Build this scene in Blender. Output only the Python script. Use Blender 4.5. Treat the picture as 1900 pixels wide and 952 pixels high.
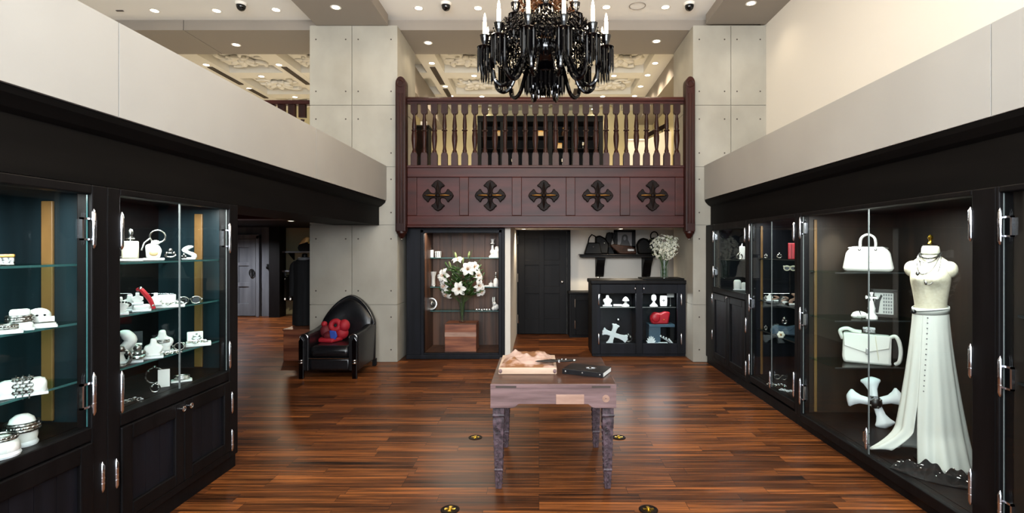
import bpy, math, random
from mathutils import Vector, Matrix, noise
PI = math.pi
sin, cos = math.sin, math.cos
S = bpy.context.scene
COL = S.collection
for o in list(bpy.data.objects): bpy.data.objects.remove(o)

# ---------------------------------------------------------------- camera
F = 960.0            # focal length in pixels of the 1900 wide frame
EYE = 1.65
VX, VY = 1000.0, 460.0
cam_data = bpy.data.cameras.new('camera')
cam = bpy.data.objects.new('camera', cam_data); COL.objects.link(cam)
cam.location = (0, 0, EYE); cam.rotation_euler = (PI/2, 0, 0)
cam_data.sensor_width = 36; cam_data.lens = 36*F/1900
cam_data.shift_x = -(VX-950)/1900; cam_data.shift_y = -(476-VY)/1900
cam_data.clip_start = .05; cam_data.clip_end = 100
S.camera = cam

# ---------------------------------------------------------------- exposure, world, big lights
S.view_settings.view_transform = 'Standard'
S.view_settings.look = 'None'
S.view_settings.exposure = -.14
S.view_settings.gamma = 1.0
S.view_settings.use_curve_mapping = False
S.cycles.use_denoising = True
S.cycles.max_bounces = 8
S.cycles.transparent_max_bounces = 24
S.cycles.sample_clamp_indirect = 4.0
S.cycles.caustics_reflective = False
S.cycles.caustics_refractive = False
W = bpy.data.worlds.new('sky'); S.world = W; W.use_nodes = True
W.node_tree.nodes['Background'].inputs[0].default_value = (.80, .90, 1, 1)
W.node_tree.nodes['Background'].inputs[1].default_value = 1.0

def light(name, kind, loc, energy, color=(1, 1, 1), size=.1, size_y=None, rot=(0, 0, 0), spot=None, blend=.6, parent=None, spread=None):
    d = bpy.data.lights.new(name, kind); d.energy = energy; d.color = color
    if kind == 'AREA':
        d.size = size
        if size_y: d.shape = 'RECTANGLE'; d.size_y = size_y
        if spread: d.spread = spread
    else:
        d.shadow_soft_size = size
    if kind == 'SPOT': d.spot_size = spot or 2.0; d.spot_blend = blend
    o = bpy.data.objects.new(name, d); COL.objects.link(o)
    o.location = loc; o.rotation_euler = rot
    if parent: o.parent = parent
    return o

# daylight entering by the tall shop windows behind the viewer
light('daylight_upper', 'AREA', (-.3, -1.35, 3.7), 188, (.86, .93, 1.0), 7.0, 2.4, (PI/2, 0, 0))
light('daylight_lower', 'AREA', (.1, -1.35, 1.3), 80, (.86, .93, 1.0), 4.2, 2.2, (PI/2, 0, 0))
# added upward fill to brighten the ceiling, standing for daylight bounced off the ground
light('ceiling_fill', 'AREA', (-.6, -1.3, 2.6), 920, (.93, .96, 1.0), 6.5, 1.6, (PI/2+.75, 0, 0))
WARM = (1, .84, .62)
SOFT = (1, .93, .82)

# ---------------------------------------------------------------- helpers
def P(px, py, Y):
    return Vector(((px-VX)/F*Y, Y, EYE-(py-VY)/F*Y))

class MB:
    def __init__(s, M=None):
        s.v = []; s.f = []; s.M = M
    def add(s, verts, faces):
        n = len(s.v)
        for p in verts:
            p = Vector(p)
            s.v.append(s.M @ p if s.M else p)
        for f in faces: s.f.append([i+n for i in f])
        return s
    def box(s, x0, x1, y0, y1, z0, z1, M=None):
        v = [Vector((x, y, z)) for x in (x0, x1) for y in (y0, y1) for z in (z0, z1)]
        if M: v = [M @ p for p in v]
        return s.add(v, [(0,1,3,2), (4,6,7,5), (0,4,5,1), (2,3,7,6), (0,2,6,4), (1,5,7,3)])
    def prism(s, poly, d0, d1, plane='xz', M=None):
        n = len(poly); v = []
        for d in (d0, d1):
            for a, b in poly:
                v.append(Vector((a, d, b)) if plane == 'xz' else Vector((d, a, b)) if plane == 'yz' else Vector((a, b, d)))
        if M: v = [M @ p for p in v]
        return s.add(v, [list(range(n)), list(range(2*n-1, n-1, -1))] + [(i, i+n, (i+1) % n+n, (i+1) % n) for i in range(n)])
    def rings(s, rings, close=True, cap=True):
        n = len(rings[0]); v = [p for r in rings for p in r]; f = []
        for k in range(len(rings)-1):
            for i in range(n if close else n-1):
                j = (i+1) % n
                f.append((k*n+i, k*n+j, (k+1)*n+j, (k+1)*n+i))
        if cap and close:
            f.append(list(range(n))[::-1]); f.append([(len(rings)-1)*n+i for i in range(n)])
        return s.add(v, f)
    def lathe(s, prof, c=(0, 0, 0), n=16, sx=1, sy=1, M=None, cap=True):
        R = []
        for r, z in prof:
            ring = [Vector((c[0]+max(r, .0003)*sx*cos(2*PI*i/n), c[1]+max(r, .0003)*sy*sin(2*PI*i/n), c[2]+z)) for i in range(n)]
            if M: ring = [M @ p for p in ring]
            R.append(ring)
        return s.rings(R, True, cap)
    def tube(s, pts, rad, n=8, closed=False):
        pts = [Vector(p) for p in pts]; m = len(pts); R = []
        up = Vector((0, 0, 1)); prev = None
        for i, p in enumerate(pts):
            a = pts[(i-1) % m] if (closed or i > 0) else p
            b = pts[(i+1) % m] if (closed or i < m-1) else p
            t = (b-a)
            t = t.normalized() if t.length > 1e-9 else Vector((0, 0, 1))
            if prev is None:
                u = t.cross(up)
                if u.length < 1e-3: u = t.cross(Vector((1, 0, 0)))
            else:
                u = prev - t*prev.dot(t)
            u.normalize(); prev = u; w = t.cross(u)
            r = rad[i] if isinstance(rad, (list, tuple)) else rad
            R.append([p + u*r*cos(2*PI*k/n) + w*r*sin(2*PI*k/n) for k in range(n)])
        if closed:
            R.append(R[0]); return s.rings(R, True, False)
        return s.rings(R, True, True)
    def cyl(s, p0, p1, r0, r1=None, n=12):
        return s.tube([p0, p1], [r0, r0 if r1 is None else r1], n)
    def ball(s, c, r, n=12, m=8, M=None):
        rx, ry, rz = (r, r, r) if not isinstance(r, (tuple, list)) else r
        R = []
        for k in range(m+1):
            a = -PI/2+PI*k/m; q = max(cos(a), .01)
            ring = [Vector((c[0]+rx*q*cos(2*PI*i/n), c[1]+ry*q*sin(2*PI*i/n), c[2]+rz*sin(a))) for i in range(n)]
            if M: ring = [M @ p for p in ring]
            R.append(ring)
        return s.rings(R)
    def torus(s, c, R, r, n=24, m=8, M=None, sx=1, sy=1):
        pts = [Vector((R*sx*cos(2*PI*i/n), R*sy*sin(2*PI*i/n), 0)) for i in range(n)]
        if M: pts = [M @ p for p in pts]
        return s.tube([p+Vector(c) for p in pts], r, m, True)
    def stube(s, pts, rad, n=8, k=5):
        p, r = spline(pts, rad, k)
        return s.tube(p, r, n)
    def grid(s, fn, nu, nv):
        v = [fn(i/nu, j/nv) for j in range(nv+1) for i in range(nu+1)]
        return s.add(v, [(j*(nu+1)+i, j*(nu+1)+i+1, (j+1)*(nu+1)+i+1, (j+1)*(nu+1)+i) for j in range(nv) for i in range(nu)])
    def build(s, name, mat, parent=None, world=False, smooth=True, bevel=0, sub=0, solid=0, angle=40):
        me = bpy.data.meshes.new(name)
        off = Vector((0, 0, 0))
        if world and parent:
            q = parent
            while q: off += Vector(q.location); q = q.parent
        me.from_pydata([tuple(p-off) for p in s.v], [], s.f)
        me.update()
        import bmesh
        bm = bmesh.new(); bm.from_mesh(me); bmesh.ops.recalc_face_normals(bm, faces=bm.faces); bm.to_mesh(me); bm.free()
        if smooth:
            me.shade_smooth(); me.set_sharp_from_angle(angle=math.radians(angle))
        if mat: me.materials.append(mat)
        o = bpy.data.objects.new(name, me); COL.objects.link(o)
        if parent: o.parent = parent
        if solid:
            m = o.modifiers.new('solid', 'SOLIDIFY'); m.thickness = solid; m.offset = 0
        if bevel:
            m = o.modifiers.new('bevel', 'BEVEL'); m.width = bevel; m.segments = 2; m.limit_method = 'ANGLE'; m.angle_limit = .6
        if sub:
            m = o.modifiers.new('sub', 'SUBSURF'); m.levels = sub; m.render_levels = sub
        return o

def spline(pts, rad=None, k=5, closed=False):
    pts = [Vector(p) for p in pts]; n = len(pts); out = []; ro = []
    g = lambda i: pts[i % n] if closed else pts[max(0, min(n-1, i))]
    for i in range(n if closed else n-1):
        p0, p1, p2, p3 = g(i-1), g(i), g(i+1), g(i+2)
        for j in range(k):
            t = j/k
            out.append(.5*((2*p1)+(p2-p0)*t+(2*p0-5*p1+4*p2-p3)*t*t+(3*p1-p0-3*p2+p3)*t**3))
            if isinstance(rad, (list, tuple)): ro.append(rad[i]*(1-t)+rad[(i+1) % n]*t)
    if not closed:
        out.append(pts[-1])
        if isinstance(rad, (list, tuple)): ro.append(rad[-1])
    return out, (ro if isinstance(rad, (list, tuple)) else rad)
def tag(o, label, cat, group=None):
    o['label'] = label; o['category'] = cat
    if group: o['group'] = group
    return o
def thing(name, label, cat, loc=(0, 0, 0), rz=0, group=None, rx=0, ry=0):
    o = bpy.data.objects.new(name, None); COL.objects.link(o)
    o.empty_display_size = .1
    o.location = loc; o.rotation_euler = (rx, ry, rz)
    return tag(o, label, cat, group)
def struct(o, label=None):
    o['kind'] = 'structure'
    if label: o['label'] = label
    return o
def sbox(name, mat, *b, label=None, bevel=0):
    return struct(MB().box(*b).build(name, mat, smooth=False, bevel=bevel), label)
def dup(root, loc, rz=None, label=None):
    r = root.copy(); COL.objects.link(r); r.location = loc
    if rz is not None: r.rotation_euler = (root.rotation_euler[0], root.rotation_euler[1], rz)
    if label: r['label'] = label
    for ch in list(root.children):
        c = ch.copy(); COL.objects.link(c); c.parent = r
        for g in list(ch.children):
            d = g.copy(); COL.objects.link(d); d.parent = c
    return r
def rot(x=0, y=0, z=0):
    return Matrix.Rotation(z, 4, 'Z') @ Matrix.Rotation(y, 4, 'Y') @ Matrix.Rotation(x, 4, 'X')
def at(x, y, z): return Matrix.Translation((x, y, z))

# ---------------------------------------------------------------- materials
def srgb(r, g, b):
    f = lambda c: (c/255/12.92) if c/255 <= .04045 else ((c/255+.055)/1.055)**2.4
    return (f(r), f(g), f(b), 1)
def mat(name, col, rough=.5, metal=0, spec=.5, emit=None, estr=0, coat=0):
    m = bpy.data.materials.new(name); m.use_nodes = True
    b = m.node_tree.nodes['Principled BSDF']
    b.inputs['Base Color'].default_value = col; b.inputs['Roughness'].default_value = rough
    b.inputs['Metallic'].default_value = metal; b.inputs['Specular IOR Level'].default_value = spec
    if coat: b.inputs['Coat Weight'].default_value = coat; b.inputs['Coat Roughness'].default_value = .08
    if emit: b.inputs['Emission Color'].default_value = emit; b.inputs['Emission Strength'].default_value = estr
    return m
def varied(name, c0, c1, scale=(4, 4, 4), rough=.5, detail=4, bump=0, metal=0, lo=.35, hi=.65, coat=0, spec=.5, rough2=None):
    """two tones mixed by a stretched noise in object space"""
    m = mat(name, c0, rough, metal, spec, coat=coat); nt = m.node_tree; N = nt.nodes; L = nt.links
    b = N['Principled BSDF']
    tc = N.new('ShaderNodeTexCoord'); mp = N.new('ShaderNodeMapping'); mp.inputs['Scale'].default_value = scale
    nz = N.new('ShaderNodeTexNoise'); nz.inputs['Scale'].default_value = 1; nz.inputs['Detail'].default_value = detail
    cr = N.new('ShaderNodeValToRGB'); cr.color_ramp.elements[0].position = lo; cr.color_ramp.elements[1].position = hi
    cr.color_ramp.elements[0].color = c0; cr.color_ramp.elements[1].color = c1
    L.new(tc.outputs['Object'], mp.inputs['Vector']); L.new(mp.outputs[0], nz.inputs['Vector'])
    L.new(nz.outputs['Fac'], cr.inputs['Fac']); L.new(cr.outputs[0], b.inputs['Base Color'])
    if rough2 is not None:
        mr = N.new('ShaderNodeMapRange'); mr.inputs['To Min'].default_value = rough; mr.inputs['To Max'].default_value = rough2
        L.new(nz.outputs['Fac'], mr.inputs['Value']); L.new(mr.outputs[0], b.inputs['Roughness'])
    if bump:
        bp = N.new('ShaderNodeBump'); bp.inputs['Strength'].default_value = bump; bp.inputs['Distance'].default_value = .01
        L.new(nz.outputs['Fac'], bp.inputs['Height']); L.new(bp.outputs[0], b.inputs['Normal'])
    return m
def glass(name, tint=(.93, .97, .96, 1), refl=.4, rough=.0):
    m = bpy.data.materials.new(name); m.use_nodes = True; nt = m.node_tree; N = nt.nodes; L = nt.links
    N.remove(N['Principled BSDF']); out = N['Material Output']
    t = N.new('ShaderNodeBsdfTransparent'); t.inputs[0].default_value = tint
    g = N.new('ShaderNodeBsdfGlossy'); g.inputs['Roughness'].default_value = rough
    fr = N.new('ShaderNodeFresnel'); geo = N.new('ShaderNodeNewGeometry'); ir = N.new('ShaderNodeMapRange'); ir.inputs['To Min'].default_value = 1.45; ir.inputs['To Max'].default_value = 1/1.45
    L.new(geo.outputs['Backfacing'], ir.inputs['Value']); L.new(ir.outputs[0], fr.inputs['IOR'])
    ml = N.new('ShaderNodeMath'); ml.operation = 'MULTIPLY'; ml.inputs[1].default_value = refl
    mx = N.new('ShaderNodeMixShader')
    L.new(fr.outputs[0], ml.inputs[0]); L.new(ml.outputs[0], mx.inputs[0]); L.new(t.outputs[0], mx.inputs[1]); L.new(g.outputs[0], mx.inputs[2])
    L.new(mx.outputs[0], out.inputs['Surface'])
    return m
def floor_material():
    m = bpy.data.materials.new('plank_floor'); m.use_nodes = True; nt = m.node_tree; N = nt.nodes; L = nt.links
    b = N['Principled BSDF']
    tc = N.new('ShaderNodeTexCoord')
    br = N.new('ShaderNodeTexBrick'); br.inputs['Scale'].default_value = 1
    br.inputs['Brick Width'].default_value = .95; br.inputs['Row Height'].default_value = .105
    br.inputs['Mortar Size'].default_value = .0015; br.inputs['Mortar Smooth'].default_value = .1
    br.inputs['Color1'].default_value = (0, 0, 0, 1); br.inputs['Color2'].default_value = (1, 1, 1, 1); br.inputs['Mortar'].default_value = (0, 0, 0, 1)
    br.offset = .37; br.offset_frequency = 3; br.squash = .7; br.squash_frequency = 4
    L.new(tc.outputs['Object'], br.inputs['Vector'])
    mp = N.new('ShaderNodeMapping'); mp.inputs['Scale'].default_value = (1.1, 38, 1)
    L.new(tc.outputs['Object'], mp.inputs['Vector'])
    # grain shifted from plank to plank
    ad = N.new('ShaderNodeVectorMath'); ad.operation = 'MULTIPLY_ADD'; ad.inputs[1].default_value = (9, 5, 7)
    L.new(br.outputs['Color'], ad.inputs[0]); L.new(mp.outputs[0], ad.inputs[2])
    nz = N.new('ShaderNodeTexNoise'); nz.inputs['Scale'].default_value = 1; nz.inputs['Detail'].default_value = 7; nz.inputs['Roughness'].default_value = .62
    L.new(ad.outputs[0], nz.inputs['Vector'])
    cr = N.new('ShaderNodeValToRGB'); e = cr.color_ramp.elements
    e[0].position = .33; e[0].color = srgb(22, 11, 6); e[1].position = .70; e[1].color = srgb(158, 92, 44)
    k = e.new(.5); k.color = srgb(84, 46, 22)
    mxv = N.new('ShaderNodeMix'); mxv.data_type = 'FLOAT'; mxv.inputs[0].default_value = .15
    sep = N.new('ShaderNodeRGBToBW'); L.new(br.outputs['Color'], sep.inputs[0])
    L.new(nz.outputs['Fac'], mxv.inputs[2]); L.new(sep.outputs[0], mxv.inputs[3])
    L.new(mxv.outputs[0], cr.inputs['Fac'])
    mm = N.new('ShaderNodeMix'); mm.data_type = 'RGBA'; mm.blend_type = 'MULTIPLY'
    L.new(br.outputs['Fac'], mm.inputs[0]); L.new(cr.outputs[0], mm.inputs[6]); mm.inputs[7].default_value = (.25, .2, .18, 1)
    L.new(mm.outputs[2], b.inputs['Base Color'])
    mr = N.new('ShaderNodeMapRange'); mr.inputs['To Min'].default_value = .22; mr.inputs['To Max'].default_value = .46
    L.new(nz.outputs['Fac'], mr.inputs['Value']); L.new(mr.outputs[0], b.inputs['Roughness'])
    b.inputs['Specular IOR Level'].default_value = .16
    bp = N.new('ShaderNodeBump'); bp.inputs['Strength'].default_value = .25; bp.inputs['Distance'].default_value = .004
    sb = N.new('ShaderNodeMath'); sb.operation = 'SUBTRACT'; L.new(nz.outputs['Fac'], sb.inputs[0]); L.new(br.outputs['Fac'], sb.inputs[1])
    L.new(sb.outputs[0], bp.inputs['Height']); L.new(bp.outputs[0], b.inputs['Normal'])
    return m

M = {}
M['floor'] = floor_material()
M['concrete'] = varied('concrete', srgb(150, 145, 133), srgb(168, 163, 151), (1.6, 1.6, 1.2), .75, 6, .06)
M['fascia'] = varied('fascia_panel', srgb(156, 152, 145), srgb(165, 161, 154), (.8, .8, .8), .7, 3)
M['ceiling'] = mat('ceiling_paint', srgb(236, 233, 228), .85)
M['taupe'] = mat('taupe_paint', srgb(142, 133, 123), .85)
M['white_wall'] = mat('white_paint', srgb(228, 221, 209), .85)
M['cream'] = mat('cream_wall', srgb(214, 202, 160), .85)
M['plaster'] = mat('plaster', srgb(228, 224, 214), .7)
M['black_wood'] = varied('black_stained_wood', srgb(6, 5, 6), srgb(15, 13, 14), (9, 9, 1.0), .5, 6, .25, spec=.16)
M['black_beam'] = varied('black_beam_wood', srgb(5, 4, 4), srgb(11, 9, 8), (8, .8, 9), .65, 5, .2, spec=.1)
M['navy_wood'] = varied('blue_black_wood', srgb(11, 12, 16), srgb(21, 22, 29), (10, 10, .9), .5, 5, .15, spec=.18)
M['teal_panel'] = varied('dark_teal_panel', srgb(13, 24, 28), srgb(24, 40, 46), (7, 7, .6), .35, 4)  # reflected teal of the left cabinets put into the panel colour
M['olive'] = mat('olive_panel', srgb(70, 74, 44), .35)
M['brown_panel'] = varied('brown_back_boards', srgb(17, 12, 8), srgb(40, 28, 19), (9, 9, .7), .5, 6, .15)
M['rich_panel'] = varied('chestnut_boards', srgb(46, 28, 18), srgb(90, 56, 36), (9, 9, .7), .5, 6, .15)
M['gold_post'] = varied('amber_strip', srgb(88, 62, 32), srgb(118, 86, 46), (6, 6, 2), .45, 3)
M['mahogany'] = varied('mahogany', srgb(43, 14, 10), srgb(68, 25, 18), (1.2, 9, 9), .4, 5, .1, spec=.25)
M['mahogany_v'] = varied('mahogany_upright', srgb(32, 11, 7), srgb(54, 20, 13), (9, 9, 1.2), .4, 5, .1, spec=.25)  # darker mahogany, the backlit shade of the balusters put into its colour
M['panel_plum'] = varied('plum_brown_panel', srgb(50, 20, 18), srgb(74, 33, 30), (1.0, 8, 8), .42, 5, .08, spec=.25)
M['carved'] = varied('carved_dark_wood', srgb(14, 8, 6), srgb(28, 16, 12), (14, 14, 14), .45, 4, .2, spec=.08)
M['gilt'] = mat('gilt', srgb(200, 150, 80), .3, 1)
M['steel'] = mat('polished_steel', srgb(232, 232, 236), .16, 1)
M['silver'] = mat('silver', srgb(214, 214, 210), .22, 1)
M['old_silver'] = varied('oxidised_silver', srgb(70, 68, 66), srgb(200, 198, 194), (90, 90, 90), .3, 3, 0, 1)
M['brass'] = mat('brass', srgb(214, 176, 60), .25, 1)
M['white'] = mat('white_leather', srgb(238, 236, 228), .5)
M['white_block'] = mat('white_display', srgb(244, 244, 240), .45)
M['white_wood'] = mat('white_enamel', srgb(240, 243, 246), .35)
M['cream_linen'] = varied('cream_linen', srgb(226, 218, 192), srgb(236, 229, 206), (60, 60, 60), .85, 3, .1)
M['skirt'] = varied('pale_silk', srgb(226, 230, 222), srgb(238, 239, 230), (3, 3, .6), .55, 3)
M['leather'] = varied('black_leather', srgb(10, 10, 12), srgb(20, 20, 23), (30, 30, 30), .3, 4, .12, spec=.6)
M['black'] = mat('black_paint', srgb(6, 6, 7), .5, spec=.2)
M['bag_black'] = varied('soft_black_leather', srgb(5, 5, 5), srgb(11, 11, 12), (30, 30, 30), .5, 4, .1, spec=.15)
M['black_cloth'] = varied('black_cloth', srgb(7, 7, 8), srgb(16, 16, 18), (30, 30, 4), .85, 4, .2)
M['black_glass'] = mat('black_crystal', srgb(4, 3, 4), .08, 0, .45)
M['amber_glass'] = mat('smoky_amber_crystal', srgb(58, 34, 18), .1, 0, .6)
M['red'] = mat('red_fabric', srgb(150, 10, 28), .65)
M['dark_red'] = mat('dark_red_fabric', srgb(92, 8, 20), .7)
M['blue'] = mat('blue_fabric', srgb(34, 62, 150), .6)
M['red_leather'] = mat('red_leather', srgb(176, 22, 36), .4)
M['lamp_on'] = mat('lamp_lens', srgb(255, 240, 215), .5, emit=(1, .86, .66, 1), estr=14)
M['candle'] = mat('lit_candle_tube', srgb(255, 236, 205), .5, emit=(1, .86, .62, 1), estr=7)
M['flame'] = mat('flame_bulb', srgb(255, 240, 210), .5, emit=(1, .80, .50, 1), estr=45)
M['lamp_trim'] = mat('lamp_trim', srgb(232, 226, 216), .5)
M['glass'] = glass('vitrine_glass', (.94, .965, .96, 1))
M['glass_green'] = glass('green_edged_glass', (.80, .93, .90, 1))
M['glass_clear'] = glass('clear_vase_glass', (.93, .96, .96, 1), 1.3)
M['glass_edge'] = mat('cut_glass_edge', srgb(60, 104, 104), .25, spec=.6)
M['edge_grey'] = mat('pale_glass_edge', srgb(112, 118, 117), .3)
M['water'] = glass('vase_water', (.93, .97, .95, 1), .3)
M['edge_dark'] = mat('dark_glass_edge', srgb(40, 44, 44), .3)
M['leaf'] = varied('dark_green_leaf', srgb(24, 48, 16), srgb(58, 88, 34), (12, 12, 12), .45, 3)
M['leaf_pale'] = varied('pale_green_leaf', srgb(104, 120, 70), srgb(150, 164, 110), (20, 20, 20), .6, 3)
M['petal'] = mat('white_petal', srgb(246, 244, 236), .55)
M['petal_cream'] = varied('cream_petal', srgb(226, 224, 196), srgb(248, 246, 232), (40, 40, 40), .6, 2)
M['pollen'] = mat('pollen', srgb(190, 120, 30), .7)
M['stem'] = mat('stem_green', srgb(60, 84, 34), .5)
M['table_grey'] = varied('greyed_lilac_wood', srgb(84, 62, 60), srgb(122, 96, 95), (2.2, 12, 26), .6, 6, .3)
M['table_top'] = varied('dark_brown_tabletop', srgb(50, 28, 19), srgb(86, 50, 32), (2, 16, 8), .33, 6, .1)
M['table_leg'] = varied('carved_grey_wood', srgb(40, 30, 34), srgb(88, 70, 77), (40, 40, 30), .5, 5, .5)
M['pale_patch'] = varied('pale_wood_patch', srgb(146, 112, 96), srgb(172, 138, 120), (4, 20, 20), .6, 4)
M['pale_board'] = varied('pale_maple', srgb(182, 152, 128), srgb(204, 178, 156), (3, 16, 16), .55, 4)
M['rough_stone'] = varied('rough_tan_and_pink', srgb(132, 86, 50), srgb(200, 166, 150), (7, 7, 7), .8, 6, .5, lo=.44, hi=.58)
M['cube_wood'] = varied('walnut_block', srgb(92, 46, 32), srgb(160, 98, 66), (1.5, 6, 14), .5, 5, .1)
M['grey_paint'] = varied('grey_painted_wood', srgb(72, 74, 80), srgb(92, 94, 100), (7, 7, .8), .55, 4, .08)
M['page'] = mat('paper', srgb(240, 238, 232), .8)
M['photo_dark'] = mat('photo_dark', srgb(20, 19, 20), .5)
M['photo_grey'] = mat('photo_grey', srgb(112, 112, 114), .5)
M['photo_light'] = mat('photo_light', srgb(196, 194, 190), .5)
M['yellow_leather'] = mat('yellow_leather', srgb(196, 172, 92), .5)
M['tan'] = mat('tan_leather', srgb(206, 178, 130), .5)
M['slate_blue'] = mat('slate_blue_suede', srgb(58, 82, 100), .7)
M['slot'] = mat('dark_vent', srgb(58, 48, 42), .7)
M['dome'] = mat('black_dome', srgb(8, 8, 9), .08)

# ================================================================ THE SETTING
YP = 7.47                                    # face of the two concrete pillars
sbox('floor', M['floor'], -8.6, 3.7, -1.6, 13.2, -.1, 0)
sbox('ceiling', M['ceiling'], -8.6, 3.4, -1.6, 7.65, 5.02, 5.12)
sbox('trim_1', M['taupe'], -3.21, -2.18, -1.6, YP, 4.86, 5.03)
sbox('trim_2', M['taupe'], 2.41, 3.28, -1.6, YP, 4.88, 5.03)
b = MB()
for x0, x1 in ((-8.6, -5.262), (-5.25, 3.28)):
    b.box(x0, x1, 7.65, 8.6, 4.87, 5.3)
struct(b.build('trim_3', M['taupe'], smooth=False))
# outer walls
sbox('wall_left', M['white_wall'], -8.7, -8.6, -1.6, 13.2, 0, 5.3)
sbox('wall_right', M['white_wall'], 3.28, 3.4, -1.6, 8.6, 2.7, 5.12)
sbox('wall_right_lower', M['black_wood'], 3.32, 3.42, -1.6, 8.6, 0, 2.7)
sbox('wall_back_upper', M['cream'], -8.6, 3.0, 13.0, 13.15, 2.6, 5.35)
sbox('wall_right_upper', M['cream'], 2.85, 3.0, 8.6, 13.0, 2.7, 5.3)
# front wall with the tall shop window, behind the viewer
b = MB()
b.box(-8.6, -4.2, -1.6, -1.5, 0, 5.1); b.box(3.2, 3.4, -1.6, -1.5, 0, 5.1)
b.box(-4.2, 3.2, -1.6, -1.5, 4.9, 5.1); b.box(-4.2, 3.2, -1.6, -1.5, 0, .15)
struct(b.build('wall_front', M['white_wall'], smooth=False))
b = MB()
for x in (-4.15, -2.3, -.45, 1.4, 3.15): b.box(x-.03, x+.03, -1.58, -1.52, .15, 4.9)
b.box(-4.2, 3.2, -1.58, -1.52, 2.42, 2.5)
w1 = struct(b.build('window_1', M['black'], smooth=False))
p_ = struct(MB().box(-4.2, 3.2, -1.56, -1.55, .15, 4.9).build('window_pane', M['glass'], w1, smooth=False))
# gallery slabs
sbox('trim_4', M['black_beam'], -8.6, -2.42, -1.6, 13.0, 2.15, 2.60)
sbox('floor_upper', M['ceiling'], -8.6, -2.42, -1.6, 13.0, 2.60, 2.70)  # unseen top layer, coloured pale to bounce light up at the ceiling
sbox('trim_5', M['ceiling'], -2.42, 3.0, 7.62, 13.0, 1.99, 2.70)
sbox('trim_6', M['fascia'], 2.42, 3.30, -1.6, YP, 2.40, 2.825)
# parapet panels with open joints
b = MB()
for y0, y1 in ((-1.6, 2.706), (2.714, 5.106), (5.114, YP-.002)): b.box(-2.42, -2.20, y0, y1, 2.335, 2.83)
struct(b.build('trim_7', M['fascia'], smooth=False))
b = MB()
for y0, y1 in ((-1.6, 2.726), (2.734, YP-.002)): b.box(2.385, 2.44, y0, y1, 2.345, 2.835)
struct(b.build('trim_8', M['fascia'], smooth=False))
# black timber header with a cove, over the cabinets
b = MB().prism([(-2.22, 2.335), (-2.21, 2.325), (-2.22, 2.300), (-2.27, 2.255), (-2.305, 2.235), (-2.305, 1.977), (-2.95, 1.977), (-2.95, 2.335)], -1.6, YP-.01)
struct(b.build('trim_9', M['black_beam'], smooth=False))
b = MB().prism([(2.40, 2.345), (2.39, 2.335), (2.40, 2.310), (2.44, 2.265), (2.475, 2.245), (2.475, 1.965), (3.32, 1.965), (3.32, 2.345)], -1.6, YP-.01)
struct(b.build('trim_10', M['black_beam'], smooth=False))
# walls closing the cabinets and the side room
sbox('wall_cabinet_left', M['black_wood'], -3.02, -2.955, -1.6, 3.92, 0, 2.15)
sbox('trim_11', M['mahogany'], -8.5, -2.96, 7.2, 7.5, 2.05, 2.15)

def pillar(name, x0, x1, xs, m):
    b = MB().box(x0+.012, x1-.012, YP+.02, 8.55, 0, 4.87)
    g = .004
    zs = [0, .83, 1.98, 2.82, 3.71, 4.86]
    for xa, xb in zip(xs[:-1], xs[1:]):
        for za, zb in zip(zs[:-1], zs[1:]): b.box(xa+g, xb-g, YP, YP+.03, za+g, zb-g)
    # returns on the two flanks
    for za, zb in zip(zs[:-1], zs[1:]):
        b.box(x0, x0+.02, YP+.002, 8.55, za+g, zb-g); b.box(x1-.02, x1, YP+.002, 8.55, za+g, zb-g)
    o = struct(b.build(name, m, smooth=False))
    h = MB()
    for xa, xb in zip(xs[:-1], xs[1:]):
        for za, zb in zip(zs[:-1], zs[1:]):
            for x in (xa+.09, xb-.09):
                for z in ((za+.2, zb-.2) if zb-za > .85 else (za+.18, zb-.18)):
                    h.cyl((x, YP-.001, z), (x, YP+.004, z), .011, n=10)
    struct(h.build('tie_hole', M['slot'], o))
    return o
pillar('wall_pillar_left', -3.31, -2.045, [-3.31, -2.70, -2.045], M['concrete'])
pillar('wall_pillar_right', 2.225, 3.285, [2.225, 2.77, 3.285], M['concrete'])

# ---- lower back: passage beside the display case
sbox('wall_back', M['white_wall'], -.50, 2.75, 9.95, 10.05, 0, 2.0)
sbox('wall_jamb', M['white_wall'], -.505, -.425, 7.70, 9.95, 0, 1.995)
sbox('wall_passage', M['taupe'], 2.62, 2.74, 8.55, 9.95, 0, 1.995)
# ---- side room behind the left pillar
sbox('wall_side_room', M['grey_paint'], -8.6, -6.42, 12.5, 12.6, 0, 2.15)
b = MB()
for x in (-8.4, -7.98): b.box(x, x+.03, 12.485, 12.5, .1, 2.1)
b.box(-6.74, -6.71, 12.485, 12.5, 0, 2.1)
struct(b.build('trim_12', M['grey_paint'], smooth=False))
sbox('trim_13', M['black_wood'], -6.42, -6.17, 12.3, 12.62, 0, 2.15)
sbox('wall_closet', M['cream'], -6.9, -2.0, 12.9, 13.0, 0, 2.15)
sbox('wall_side_room_right', M['black_wood'], -2.14, -2.05, 8.55, 13.0, 0, 2.15)
sbox('wall_case_rear', M['black_wood'], -2.05, -.5, 8.45, 8.52, 0, 1.99)

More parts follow.
